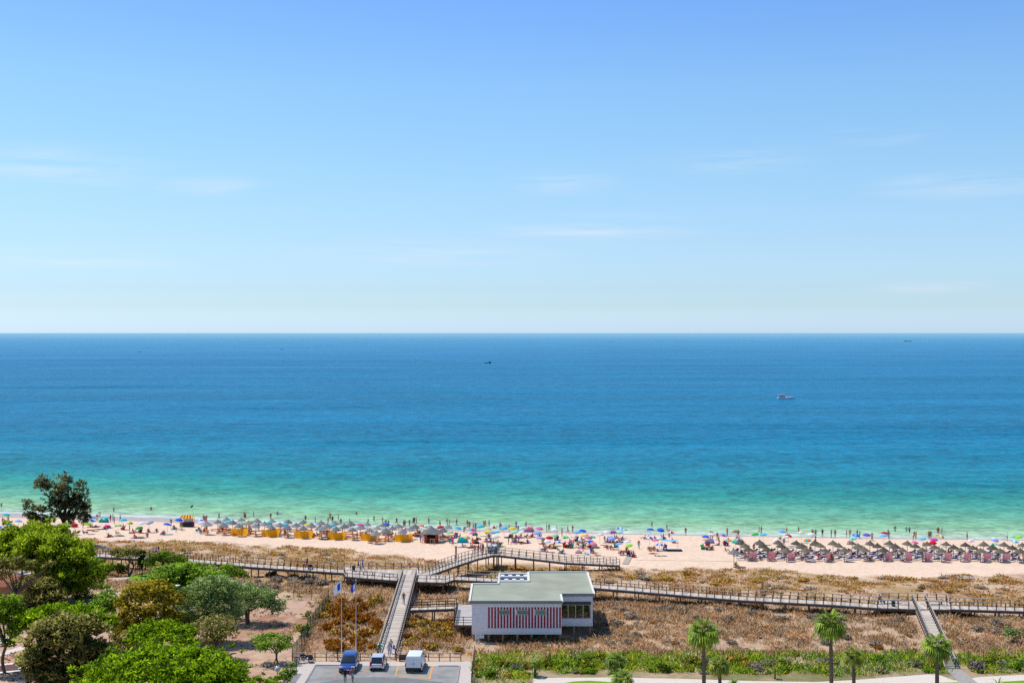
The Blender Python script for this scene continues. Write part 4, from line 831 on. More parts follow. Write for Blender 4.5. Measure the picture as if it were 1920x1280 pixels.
# ---------------------------------------------------------------- the striped beach building
def building():
    YF, YW, YB, YR = 143.0, 147.0, 152.8, 160.3; XL, XM, XR, XB, XP = -4.82, 5.95, 9.95, -1.68, 2.2
    ZF, ZC, ZR = 5.15, 8.60, 8.86; B = Vector((0, 150, 4.0)); t = empty('beach_building', B); tag(t, 'white beach building on piles with crimson stripes and sage flat roof', 'building')
    q = lambda x, y, z: (x - B.x, y - B.y, z - B.z)
    def wallmat():
        m = mat('white_cladding', (.80, .80, .83), .6, .03, 1, .3); n = m.node_tree.nodes; l = m.node_tree.links
        t_ = n.new('ShaderNodeTexCoord'); s = n.new('ShaderNodeSeparateXYZ'); l.new(t_.outputs['Object'], s.inputs[0])
        f = n.new('ShaderNodeMath'); f.operation = 'MULTIPLY'; f.inputs[1].default_value = 5.0; l.new(s.outputs['Z'], f.inputs[0]); fr = n.new('ShaderNodeMath'); fr.operation = 'FRACT'; l.new(f.outputs[0], fr.inputs[0])
        b = n.new('ShaderNodeBump'); b.inputs['Strength'].default_value = .6; b.inputs['Distance'].default_value = .04; l.new(fr.outputs[0], b.inputs['Height']); l.new(b.outputs[0], n['Principled BSDF'].inputs['Normal']); return m
    WM = wallmat(); TRIM = mat('pale_trim', (.76, .73, .62), .5, .04, 1); SAGE = mat('sage_roof', (.335, .345, .255), .9, .13, .35, .1); GRY = mat('grey_fascia', (.22, .25, .27), .6, .05); CRIM = mat('crimson_boards', (.32, .008, .03), .6, .18, 1.2)
    th = .14
    mb = MB()   # outer walls as slabs butted end to end
    def wall(x0, y0, x1, y1, z0=ZF, z1=ZC): mb.box(q((x0 + x1) / 2, (y0 + y1) / 2, (z0 + z1) / 2), (abs(x1 - x0), abs(y1 - y0), z1 - z0))
    wall(XL, YF, XM, YF + th); wall(XL, YF + th, XL + th, YB); wall(XL + th, YB - th, XB, YB); wall(XB - th, YB, XB, YR); wall(XB, YR - th, XR, YR)
    wall(XR - th, YW + th, XR, YR - th, ZF, ZF + .75); wall(XR - th, YW + th, XR, YR - th, 7.75, ZC); wall(XR - th, 151.5, XR, YR - th, ZF + .75, 7.75); wall(XM - th, YF + th, XM, YW)
    wall(XM, YW, XR, YW + th, ZF, ZF + .62); wall(XM, YW, XR, YW + th, 7.9, ZC); wall(XR - .22, YW, XR, YW + th, ZF + .62, 7.9)
    mb.build('wall', WM, t)
    MB().prism([q(x, y, 0)[:2] for x, y in ((XL, YF), (XM, YF), (XM, YW), (XR, YW), (XR, YR), (XB, YR), (XB, YB), (XL, YB))], ZF - B.z - .28, ZF - B.z - .003).build('floor_slab', TRIM, t)
    e = .28; fp = [(XL - e, YF - e), (XM + .06, YF - e), (XM + .06, YW - e), (XR + e * .6, YW - e), (XR + e * .6, YR + .1), (XP, YR + .1), (XP, 154.4), (XB - .05, 154.4), (XB - .05, YB + .1), (XL - e, YB + .1)]
    rf = MB().prism([q(x, y, 0)[:2] for x, y in fp], ZC - B.z + .003, ZC - B.z + .16).build('roof', SAGE, t)
    pr = MB(); pts = [Vector(q(x, y, ZC + .22)) for x, y in fp]; fr_ = MB()
    for i in range(len(pts)):
        a, b = pts[i], pts[(i + 1) % len(pts)]; d = (b - a).normalized(); front = abs(d.y) < .1 and a.y < -2
        (fr_ if front else pr).bar(a - d * .001, b + d * (.12 if i % 2 else -.12) * 0, .24 if not front else .16, .22 if not front else .30)
    pr.build('parapet', TRIM, rf); fr_.build('fascia', GRY, rf)
    # crimson vertical boards
    z0, z1 = 5.62, 8.13; x0, x1 = -2.86, 5.86; n = 24; st = (x1 - x0 - .2) / (n - 1); sb = MB()
    win = [(-1.55 + .05, -.36), (.66, 1.85), (2.82, 4.0)]; wz0, wz1 = 7.30, 7.75
    for i in range(n):
        x = x0 + .1 + i * st; hit = [w for w in win if w[0] - .12 < x < w[1] + .12]
        for a, b in ([(z0, wz0 - .1), (wz1 + .1, z1)] if hit else [(z0, z1)]): sb.box(q(x, YF - .012, (a + b) / 2), (.20, .03, b - a))
    sb.build('stripe_cladding', CRIM, t)
    for a, b in win:
        f = MB()
        for c, d in (((a + b) / 2, 'h'),):
            f.box(q(c, YF - .03, wz1 + .04), (b - a + .16, .08, .08)); f.box(q(c, YF - .03, wz0 - .04), (b - a + .16, .08, .08)); f.box(q(a - .04, YF - .03, (wz0 + wz1) / 2), (.08, .08, wz1 - wz0)); f.box(q(b + .04, YF - .03, (wz0 + wz1) / 2), (.08, .08, wz1 - wz0))
        w_ = f.build('window', mat('beige_frame', (.52, .47, .38), .6), t); MB().box(q((a + b) / 2, YF - .012, (wz0 + wz1) / 2), (b - a, .02, wz1 - wz0)).build('pane', mat('green_blind_glass', (.16, .26, .20), .2, .1, 1, .5), w_)
    # glazed corner room
    gm = MB(); z0, z1 = ZF + .62, 7.9; FR = mat('cream_mullion', (.62, .56, .47), .6); n = 4; W = XR - .22 - XM
    for i in range(n + 1): gm.box(q(XM + .04 + (W - .08) * i / n, YW + .05, (z0 + z1) / 2), (.08, .09, z1 - z0))
    gm.box(q(XM + W / 2, YW + .052, z1 - .40), (W - .01, .07, .07)); gm.box(q(XM + W / 2, YW + .052, z0 + .035), (W - .01, .075, .07)); wn = gm.build('window_wall', FR, t)
    glass = bpy.data.materials.new('room_glass'); glass.use_nodes = True; nn = glass.node_tree.nodes; ll = glass.node_tree.links; nn.remove(nn['Principled BSDF'])
    g1 = nn.new('ShaderNodeBsdfTransparent'); g1.inputs[0].default_value = (.82, .86, .86, 1); g2 = nn.new('ShaderNodeBsdfGlossy'); g2.inputs['Roughness'].default_value = .03; ms = nn.new('ShaderNodeMixShader'); ms.inputs[0].default_value = .08
    nz = nn.new('ShaderNodeTexNoise'); nz.inputs['Scale'].default_value = .6; bb = nn.new('ShaderNodeBump'); bb.inputs['Strength'].default_value = .02; ll.new(nz.outputs[0], bb.inputs['Height']); ll.new(bb.outputs[0], g2.inputs['Normal'])
    ll.new(g1.outputs[0], ms.inputs[1]); ll.new(g2.outputs[0], ms.inputs[2]); ll.new(ms.outputs[0], nn['Material Output'].inputs[0])
    MB().box(q(XM + W / 2, YW + .1, (z0 + z1) / 2), (W - .02, .015, z1 - z0 - .01)).build('pane', glass, wn)
    MB().box(q(XM + W / 2, YW - .07, 7.72), (W + .02, .06, .34)).build('awning_box', mat('dark_awning', (.06, .06, .075), .6), t)
    # what shows inside: floor, counter, shelves, stacked chairs
    MB().box(q((XM + XR) / 2, 153, ZF + .01), (XR - XM - .3, 11, .02)).build('room_floor', mat('room_floor', (.25, .15, .09), .6), t)
    MB().box(q((XM + XR) / 2 + .3, 152.6, ZF + .55), (2.6, .6, 1.08)).build('counter', mat('counter_wood', (.32, .10, .05), .5, .3), t)
    mb = MB()
    for k in range(6): mb.box(q(XM + .5 + k * .55, 154.5, ZF + 1.0 + .12 * (k % 3)), (.4, .4, 1.9 + .2 * (k % 2)))
    mb.build('shelving', mat('shelf_mix', (.26, .17, .13), .7, .6, 2.5), t)
    for k in range(4):
        c = MB().box(q(XM + .55 + k * .85, 148.9 + .3 * (k % 2), ZF + .72), (.62, .62, .05)); c.box(q(XM + .55 + k * .85, 148.9 + .3 * (k % 2), ZF + .36), (.07, .07, .70)); c.build('table', mat('table_top', (.42, .2, .1), .5, .3), t)
    MB().box(q((XM + XR) / 2, 155.4, ZF + 1.7), (XR - XM - .3, .1, 3.3)).build('back_wall', mat('room_wall', (.16, .17, .16), .8, .4, 1.2), t)
    # roof pergola: beams and white slats
    pg = MB(); py0, py1 = 154.55, YR
    for y in (py0 + .15, py0 + 3.3, py1 - .25): pg.box(q((XB + XP) / 2, y, ZC + .12), (XP - XB - .12, .5, .14))
    for x in (XB + .02, XP - .12): pg.box(q(x, (py0 + py1) / 2, ZC + .14), (.22, py1 - py0, .2))
    pe = pg.build('pergola', mat('pale_blue_beam', (.52, .56, .54), .6, .05), t); ps = MB()
    for r_, y in enumerate((py0 + .75, py0 + 1.7, py0 + 4.4)):
        for k in range(7):
            if (k + r_) % 2 == 0: ps.box(q(XB + .42 + k * .51, y, ZC + .10), (.5, .8, .06))
    ps.build('slat', mat('white_slat', (.78, .77, .73), .6), pe)
    MB().box(q((XB + XP) / 2, (py0 + py1) / 2, ZF + 1.6), (XP - XB - .3, py1 - py0 - .3, .05)).build('terrace_floor', mat('terrace', (.5, .5, .46), .8), t)
    # piles
    PIL = mat('pile_wood', (.30, .20, .13), .9, .2, 3)
    for y in (YF + .25, YF + 4.5, YF + 9.2):
        for k in range(7):
            x = XL + .3 + k * 1.72 if k < 7 else 0
            if x < XM: MB().box(q(x, y, (3.2 + ZF - .285) / 2), (.26, .26, ZF - .285 - 3.2)).build('pile', PIL, t)
    for x in (XM + 1.7, XR - .3):
        for y in (YW + .3, YW + 6, YR - .4): MB().box(q(x, y, (3.0 + ZF - .285) / 2), (.26, .26, ZF - .285 - 3.0)).build('pile', PIL, t)
    WB = mat('white_box', (.76, .76, .75), .5); DK = mat('box_slot', (.12, .08, .06), .5)
    for x, z, k in ((-4.18, 4.66, 0), (-3.62, 4.64, 1), (-4.18, 4.22, 0)):
        m_ = MB().box(q(x, YF + .05, z), (.54, .24, .42 if not k else .46)).build('meter_box', WB, t)
        MB().box(q(x + .02, YF - .075, z + (.04 if not k else .16)), (.2, .02, .08)).build('meter_window', DK if not k else mat('red_mark', (.6, .05, .05), .5), m_)
    # porch
    px0, px1, py0_, py1_ = -7.1, XL - .003, 146.4, 157.4
    MB().box(q((px0 + px1) / 2, (py0_ + py1_) / 2, ZF - .07), (px1 - px0, py1_ - py0_, .13)).build('porch_deck', mat('porch_boards', (.42, .39, .36), .9, .12, 2), t)
    MB().box(q((px0 + px1) / 2, py0_ - .03, ZF - .14), (px1 - px0, .06, .26)).build('porch_beam', FASC, t)
    pm = MB()
    def prail(a, b):
        a, b = Vector(a), Vector(b); n = max(1, round((b - a).length / 1.2))
        for i in range(n + 1): c = a + (b - a) * i / n; pm.box((c.x, c.y, c.z + .47), (.08, .08, .94))
        for z in (.3, .62, .97): pm.bar(a + Vector((0, 0, z)), b + Vector((0, 0, z)), .08, .06)
    prail(q(px0 + .05, py0_ + .05, ZF), q(px1 - .06, py0_ + .05, ZF)); prail(q(px0 + .05, py0_ + .1, ZF), q(px0 + .05, 154.6, ZF)); pm.build('porch_railing', BLKW, t)
    for x, y in ((px0 + .1, py0_ + .15), (px0 + .1, 150), (px0 + .1, 154.5), (px1 - .1, py0_ + .15)): MB().box(q(x, y, (3 + ZF - .135) / 2), (.22, .22, ZF - .135 - 3)).build('pile', PIL, t)
building()

# ---------------------------------------------------------------- vehicles
WHEEL_T = mat('tyre_rubber', (.015, .015, .016), .8); RIM = mat('alloy', (.45, .45, .46), .35, .05, 5, .5, .8); GLS = mat('car_glass', (.02, .03, .04), .08, .05, 1, .6); HL = mat('lamp_glass', (.75, .78, .8), .15, .05, 1, .5); TLR = mat('tail_lamp', (.45, .01, .01), .25, .1, 2, .5); BLK = mat('black_plastic', (.02, .02, .022), .6); PLATE = mat('number_plate', (.8, .8, .78), .5)
def hull(st, name, m, parent, bev=.05):
    """loft through cross sections (y, half width bottom, half width top, z bottom, z top)"""
    mb = MB(); n = len(st)
    for y, wb, wt, z0, z1 in st: mb.v += [(-wb, y, z0), (-wb * 1.0, y, z0 + (z1 - z0) * .45), (-wt, y, z1), (wt, y, z1), (wb, y, z0 + (z1 - z0) * .45), (wb, y, z0)]
    for i in range(n - 1):
        a = i * 6
        for k in range(6): mb.f.append((a + k, a + (k + 1) % 6, a + 6 + (k + 1) % 6, a + 6 + k))
    mb.f += [tuple(range(6)), tuple(reversed(range((n - 1) * 6, n * 6)))]; mb.m = [0] * len(mb.f); me = mb.mesh(name, m)
    bm = bmesh.new(); bm.from_mesh(me); bmesh.ops.recalc_face_normals(bm, faces=bm.faces)
    bmesh.ops.bevel(bm, geom=[e for e in bm.edges if e.calc_face_angle(0) > .35], offset=bev, segments=2, affect='EDGES', profile=.6); bm.to_mesh(me); bm.free()
    me.polygons.foreach_set('use_smooth', [True] * len(me.polygons)); return link(name, me, parent)
def car(name, label, px, py, rz, paint, L_, W, H_, kind, cat='car'):
    """local +y is the nose"""
    p = at_z(px, py, 4.062); t = empty(name, p, rz); tag(t, label, cat); h = W / 2; l2 = L_ / 2
    belt = H_ * (.56 if kind != 'mpv' else .60)
    if kind == 'van':
        hull([(-l2, h * .95, h * .92, .32, belt), (-l2 + .1, h, h * .97, .28, belt + .02), (l2 * .45, h, h * .96, .28, belt), (l2 * .62, h * .98, h * .90, .28, belt * .95), (l2 * .93, h * .92, h * .8, .3, belt * .80), (l2, h * .8, h * .7, .36, belt * .62)], 'body', paint, t)
        hull([(-l2 + .03, h * .93, h * .82, belt - .06, H_), (-l2 + .25, h * .95, h * .83, belt - .06, H_ + .01), (l2 * .18, h * .95, h * .80, belt - .06, H_), (l2 * .62, h * .90, h * .78, belt - .1, belt + .02)], 'roof', paint, t, .06)
        ws = [(h * .76, l2 * .24, H_ - .12), (h * .84, l2 * .60, belt + .06)]
        MB().add([(-ws[0][0], ws[0][1] + .06, ws[0][2]), (ws[0][0], ws[0][1] + .06, ws[0][2]), (ws[1][0], ws[1][1] + .04, ws[1][2]), (-ws[1][0], ws[1][1] + .04, ws[1][2])], [(0, 3, 2, 1)]).build('windscreen', GLS, t)
        for s in (-1, 1):
            MB().box((s * h * .90, l2 * .20, (belt + H_) / 2 - .02), (.05, .85, .42)).build('side_window', GLS, t)
            d = MB().box((s * .40 * W / 1.8, -l2 - .012, H_ * .60), (W * .43, .03, H_ * .62)).build('rear_door', paint, t)
            MB().box((s * .12, -l2 - .04, H_ * .55), (.05, .03, .14)).build('handle', BLK, d)
            MB().box((s * h * .93, -l2 + .02, H_ * .48), (.12, .1, .42)).build('tail_light', TLR, t)
        MB().box((0, -l2 - .045, .46), (W * .94, .1, .24)).build('rear_bumper', BLK, t)
        MB().box((-.3, -l2 - .04, H_ * .46), (.5, .02, .11)).build('number_plate', PLATE, t)
    else:
        tail, nose = (-l2 + .02, l2 * .98)
        hull([(-l2, h * .86, h * .80, .30, belt * .94), (-l2 + .16, h * .97, h * .90, .22, belt), (-l2 * .3, h, h * .93, .20, belt + .01), (l2 * .3, h, h * .92, .20, belt), (l2 * .62, h * .98, h * .86, .22, belt * .92), (l2 * .92, h * .90, h * .74, .24, belt * .76), (l2, h * .78, h * .62, .30, belt * .60)], 'body', paint, t, .06)
        g0 = -l2 + (.10 if kind == 'hatch' else .30)
        hull([(g0, h * .86, h * .70, belt - .05, belt + .12), (g0 + .32, h * .90, h * .74, belt - .05, H_ - .06), (0, h * .91, h * .74, belt - .05, H_ - .05), (l2 * .22, h * .90, h * .72, belt - .05, H_ - .12), (l2 * .52, h * .84, h * .70, belt - .06, belt + .03)], 'window', GLS, t, .04)
        hull([(g0 + .28, h * .72, h * .68, H_ - .075, H_ - .02), (g0 + .6, h * .76, h * .70, H_ - .07, H_), (l2 * .02, h * .76, h * .70, H_ - .07, H_), (l2 * .20, h * .73, h * .68, H_ - .12, H_ - .06)], 'roof', paint, t, .02)
        pl = MB()
        for s in (-1, 1):
            for a, b in (((s * h * .80, g0 + .02, belt + .02), (s * h * .73, g0 + .34, H_ - .05)), ((s * h * .885, -.15, belt), (s * h * .745, -.12, H_ - .05)), ((s * h * .86, l2 * .50, belt), (s * h * .73, l2 * .2, H_ - .09))): pl.bar(a, b, .07, .06)
        pl.build('pillar_trim', paint, t)
        for s in (-1, 1):
            MB().box((s * h * .72, l2 * .94, belt * .74), (.36, .14, .13)).build('headlight', HL, t)
            MB().box((s * h * .82, -l2 + .03, belt * .98 if kind == 'hatch' else belt * .8), (.16, .14, .42 if kind == 'hatch' else .2)).build('tail_light', TLR, t)
        MB().box((0, l2 * .985, .44), (W * .62, .10, .22)).build('grille', BLK, t); MB().box((0, l2 + .02, .46), (.5, .02, .11)).build('number_plate', PLATE, t)
        MB().box((0, -l2 - .015, belt * .66), (.5, .02, .11)).build('number_plate', PLATE, t); MB().box((0, -l2 - .01, .34), (W * .8, .05, .12)).build('rear_bumper', BLK, t)
    for s in (-1, 1):
        MB().box((s * (h + .10), l2 * .38, belt + .06), (.20, .12, .15)).build('wing_mirror', paint if kind != 'van' else BLK, t)
        for y in (-l2 * .62, l2 * .64):
            r = .30 if kind != 'van' else .33; x = s * (h - .09)
            wv = MB().tube([(x - .10, y, r), (x + .10, y, r)], r, 18).build('wheel', WHEEL_T, t, smooth=False); MB().tube([(x + s * .095, y, r), (x + s * .112, y, r)], r * .62, 14).build('rim', RIM, wv)
    return t
pb = mat('blue_paint', (.012, .045, .22), .25, .05, 1, .5, 0, coat=.8); ps_ = mat('silver_paint', (.64, .65, .65), .3, .04, 1, .5, .25, coat=.6); pw = mat('white_paint', (.80, .80, .79), .35, .03, 1, .4, 0, coat=.4)
car('parked_car', 'dark blue family car parked nose towards the lane', 655, 1252.5, R(180), pb, 4.35, 1.82, 1.62, 'mpv')
car('parked_car', 'small silver hatchback seen from behind, parked in the middle', 709.5, 1249.5, R(0), ps_, 3.6, 1.62, 1.50, 'hatch')
car('parked_van', 'white panel van parked in the yellow marked bay', 779.5, 1251, R(-2), pw, 4.25, 1.85, 1.84, 'van', 'van')
def two_wheels():
    t = empty('motorbike', at_z(570, 1241.5, 4.04), R(6)); tag(t, 'black cruiser motorbike with panniers by the timber rail', 'motorbike'); CH = mat('chrome', (.5, .5, .5), .25, .05, 4, .5, .9)
    for x in (-.75, .75):
        wv = MB(); P = [(x + .30 * math.cos(a), 0, .31 + .30 * math.sin(a)) for a in np.linspace(0, 2 * math.pi, 17)]; wv.tube(P, .055, 6, False); o_ = wv.build('wheel', WHEEL_T, t)
        MB().tube([(x, -.04, .31), (x, .04, .31)], .2, 12).build('rim', RIM, o_)
    MB().tube([(-.35, 0, .42), (0, 0, .40), (.35, 0, .45)], [.16, .2, .15], 8).build('engine', CH, t); MB().tube([(-.45, 0, .78), (-.2, 0, .86), (.15, 0, .82)], [.09, .16, .12], 8).build('fuel_tank', BLK, t)
    MB().tube([(.15, 0, .76), (.55, 0, .74), (.85, 0, .80)], [.12, .15, .08], 8).build('saddle', mat('leather', (.02, .018, .018), .5), t)
    for s in (-1, 1): MB().box((.72, s * .24, .55), (.5, .18, .34), 0, .9).build('pannier', BLK, t); MB().tube([(-.72, s * .09, .34), (-.45, s * .09, .98)], .035, 6).build('fork', CH, t)
    MB().tube([(-.3, -.38, 1.02), (-.45, -.12, 1.0), (-.45, .12, 1.0), (-.3, .38, 1.02)], .02, 6).build('handlebar', CH, t); MB().tube([(-.62, 0, .84), (-.50, 0, .84)], .1, 10).build('headlight', HL, t)
    MB().add([(-.5, -.2, .98), (-.5, .2, .98), (-.38, .17, 1.38), (-.38, -.17, 1.38)], [(0, 1, 2, 3)]).build('windscreen', mat('screen', (.35, .37, .38), .2), t)
    MB().tube([(0, .22, .28), (.9, .24, .3)], .05, 7).build('exhaust', CH, t)
    t = empty('bicycle', at_z(631, 1238.6, 4.04), R(3)); tag(t, 'black bicycle leaning on the timber rail fence', 'bicycle')
    for x in (-.52, .52):
        P = [(x + .33 * math.cos(a), 0, .35 + .33 * math.sin(a)) for a in np.linspace(0, 2 * math.pi, 19)]; wv = MB().tube(P, .022, 5, False).build('wheel', WHEEL_T, t); sp_ = MB()
        for a in np.linspace(0, math.pi, 7)[:-1]: sp_.bar((x - .32 * math.cos(a), 0, .35 - .32 * math.sin(a)), (x + .32 * math.cos(a), 0, .35 + .32 * math.sin(a)), .008, .008)
        sp_.build('spokes', RIM, wv)
    f = MB()
    for a, b in (((-.52, 0, .35), (-.35, 0, .92)), ((-.38, 0, .84), (.08, 0, .82)), ((-.38, 0, .80), (-.02, 0, .33)), ((.1, 0, .9), (-.02, 0, .33)), ((-.02, 0, .33), (.52, 0, .35)), ((.52, 0, .35), (.08, 0, .8))): f.tube([a, b], .022, 6)
    f.build('frame', BLK, t); MB().box((.1, 0, .94), (.26, .13, .06)).build('saddle', BLK, t); MB().tube([(-.30, -.28, .98), (-.36, 0, .94), (-.30, .28, .98)], .016, 6).build('handlebar', BLK, t)
two_wheels()

# ---------------------------------------------------------------- flags, lamps, fences, small garden things
POLEW = mat('white_pole', (.60, .60, .58), .4, .05, 2); 
def flagpole(label, px, top, base, fl, cols, group=None):
    B = gp(px, base) if base < 1236 else at_z(px, base, 4); Tp = at_y(px, top, B.y); h = Tp.z - B.z; t = empty('flagpole', B); tag(t, label, 'flagpole', group)
    MB().tube([(0, 0, -.2), (0, 0, h)], [.05, .032], 10).build('pole', POLEW, t, smooth=True); MB().lathe([(.001, h), (.07, h + .05), (.001, h + .12)], 8).build('finial', POLEW, t)
    (x0, y0), (x1, y1) = fl; W = [at_y(x, y, B.y) - B for x, y in ((px, y0), (px, y1))]; xe = (at_y(x0, y0, B.y) - B).x
    nu, nv = 10, 6; V, Fs, mi = [], [], []
    for i in range(nu + 1):
        u = i / nu
        for j in range(nv + 1):
            v = j / nv; hh = (W[0].z - W[1].z) * .62; z = W[0].z - v * hh - u * (W[0].z - W[1].z) * .42 - .12 * u * u; V.append((xe * u * (.95 + .08 * math.sin(5 * v)), .18 * math.sin(6 * u + 1.5 * v), z))
    for i in range(nu):
        for j in range(nv):
            a = i * (nv + 1) + j; Fs.append((a, a + 1, a + nv + 2, a + nv + 1)); mi.append(1 if (len(cols) > 1 and 2 <= i <= 4 and 1 <= j <= 4) else 0)
    me = bpy.data.meshes.new('flag'); me.from_pydata(V, [], Fs); [me.materials.append(c) for c in cols]; me.polygons.foreach_set('material_index', mi); me.polygons.foreach_set('use_smooth', [True] * len(Fs)); link('flag', me, t)
FW = mat('white_flag', (.78, .80, .86), .8, .04, 2, trans=.3); FBL = mat('blue_flag', (.02, .08, .5), .8, .08, 2, trans=.25); FGR = mat('green_flag', (.0, .22, .03), .8, .08, 2, trans=.25)
flagpole('white flagpole flying a white flag with blue mark', 640.5, 1082, 1229, ((625, 1086), (640, 1116)), [FW, FBL]); flagpole('white flagpole flying a dark blue flag', 667.5, 1087, 1229, ((657.5, 1090), (667, 1111)), [FBL, FW])
flagpole('thin beach pole flying a green flag beside the striped stall', 362, 944, 975, ((357, 945), (362, 952)), [FGR])
LW = mat('lamp_white', (.82, .82, .80), .4, .03, 2)
def lamp(label, px, top, base, globe=False):
    B = gp(px, base); h = (at_y(px, top, B.y) - B).z; t = empty('garden_lamp', B); tag(t, label, 'lamp', 'garden lamps'); MB().tube([(0, 0, -.1), (0, 0, h - .1)], .045, 8).build('post', mat('lamp_post', (.10, .11, .11), .5), t)
    if globe: MB().lathe([(.001, h - .62), (.2, h - .56), (.3, h - .32), (.2, h - .07), (.001, h)], 16).build('globe', mat('globe_glass', (.55, .58, .60), .1, .05, 1, .6), t, smooth=True)
    else:
        MB().lathe([(.02, h - .10), (.34, h - .08), (.30, h - .02), (.001, h + .03)], 16).build('lamp_shade', LW, t, smooth=True); MB().tube([(0, 0, h - .28), (0, 0, h - .09)], .1, 10).build('lamp_body', mat('lamp_copper', (.45, .22, .08), .5), t)
lamp('white mushroom lamp rising from the acacia thicket', 311, 1067, 1150); lamp('white mushroom lamp beside the brownish olive', 425, 1183, 1222); lamp('white mushroom lamp at the edge of the broad umbrella pine', 462, 1246, 1275)
lamp('globe lamp on a thin post beside the hedge', 520, 1248, 1278, True); lamp('white mushroom lamp behind the flat topped juniper', 254, 1028, 1076); lamp('white mushroom lamp on the sandy path', 201, 1103, 1119); lamp('white mushroom lamp near the golden tree', 333, 1096, 1180)
NET = bpy.data.materials.new('green_mesh_netting'); NET.use_nodes = True; nn = NET.node_tree.nodes; ll = NET.node_tree.links; nb = nn['Principled BSDF']; nb.inputs['Base Color'].default_value = (.03, .17, .07, 1); tr_ = nn.new('ShaderNodeBsdfTransparent'); ms_ = nn.new('ShaderNodeMixShader')
tcx = nn.new('ShaderNodeTexCoord'); wv_ = nn.new('ShaderNodeTexChecker'); wv_.inputs['Scale'].default_value = 40; ll.new(tcx.outputs['Object'], wv_.inputs[0]); mrn = nn.new('ShaderNodeMapRange'); mrn.inputs[3].default_value = .48; mrn.inputs[4].default_value = .70; ll.new(wv_.outputs['Fac'], mrn.inputs[0])
ll.new(mrn.outputs[0], ms_.inputs[0]); ll.new(tr_.outputs[0], ms_.inputs[1]); ll.new(nb.outputs[0], ms_.inputs[2]); ll.new(ms_.outputs[0], nn['Material Output'].inputs[0])
GPOST = mat('green_post', (.02, .09, .05), .5)
def mesh_fence(label, pts, h, net=True, pm=GPOST, step=2.6, wires=0):
    P = [gp(a, b) for a, b in pts]; B = P[0]; t = empty('mesh_fence' if net else 'wire_fence', B); tag(t, label, 'fence'); Q = resample(P, step)
    for q in Q: q.z = float(T(q.x, q.y)); MB().tube([q - B - Vector((0, 0, .2)), q - B + Vector((0, 0, h))], .04, 7).build('post', pm, t)
    if net:
        mb = MB()
        for a, b in zip(Q, Q[1:]): mb.add([a - B, b - B, b - B + Vector((0, 0, h - .05)), a - B + Vector((0, 0, h - .05))], [(0, 1, 2, 3)])
        mb.build('netting', NET, t)
    if wires:
        mb = MB()
        for a, b in zip(Q, Q[1:]):
            for k in range(wires): z = Vector((0, 0, h * (.35 + .6 * k / max(1, wires - 1)))); mb.bar(a - B + z, b - B + z, .012, .012)
        mb.build('wire', mat('fence_wire', (.12, .12, .11), .6), t)
mesh_fence('tall green mesh fence between sandy lot and rust shrubs', [(548, 1238), (565, 1215), (592, 1165), (616, 1134)], 1.75)
mesh_fence('green mesh fence beside the hedge at the car park', [(556, 1262), (545, 1278), (534, 1292)], 1.6); mesh_fence('green mesh fence at the building side of the car park', [(890, 1237), (886, 1268), (884, 1292)], 1.7)
WP = mat('grey_fence_post', (.10, .10, .09), .8)
mesh_fence('thin wire fence on dark posts behind the olive trees', [(480, 1121), (515, 1122), (551, 1123), (584, 1124), (616, 1126)], 1.5, False, WP, 2.4, 2)
mesh_fence('thin wire fence along the planted strip up to the gate', [(892, 1234), (935, 1236), (1031, 1238), (1123, 1235), (1260, 1235), (1405, 1236), (1545, 1237), (1637, 1234), (1717, 1232), (1766, 1236)], 1.05, False, WP, 3.0, 2)
mesh_fence('thin wire fence beyond the garden gate', [(1800, 1245), (1816, 1238), (1844, 1236), (1886, 1232), (1930, 1230)], 1.1, False, WP, 2.6, 2)
t = empty('garden_gate', at_z(1782, 1251.5, 4.1)); tag(t, 'metal tube gate at the foot of the narrow ramp', 'gate'); mb = MB(); GM = mat('gate_metal', (.16, .18, .17), .5)
for a, b in (((-.95, 0, 0), (-.95, 0, 1.05)), ((.95, 0, 0), (.95, 0, 1.7)), ((-.95, 0, 1.0), (.95, 0, 1.0)), ((-.95, 0, .15), (.95, 0, .15)), ((-.5, 0, .15), (-.5, 0, 1.0))): mb.tube([a, b], .035, 7)
mb.build('frame', GM, t); MB().add([(-.5, 0, .15), (.93, 0, .15), (.93, 0, .99), (-.5, 0, .99)], [(0, 1, 2, 3)]).build('netting', NET, t)
def post_(name, label, px, top, base, r, m, cat='post', cap=True):
    B = gp(px, base); h = (at_y(px, top, B.y) - B).z; t = empty(name, B); tag(t, label, cat); MB().tube([(0, 0, -.2), (0, 0, h)], r, 9).build('shaft', m, t)
    MB().lathe([(r * 1.9, h - .06), (r * 1.9, h + .05), (.001, h + .18)], 9).build('cap', m, t)
post_('beach_post', 'thick wooden post with a cap beside the beach ramp', 855, 1025, 1050, .15, mat('post_brown', (.22, .15, .10), .9)); post_('marker_post', 'thin dark marker post standing behind the boardwalk', 1429, 1095, 1122, .07, WP)
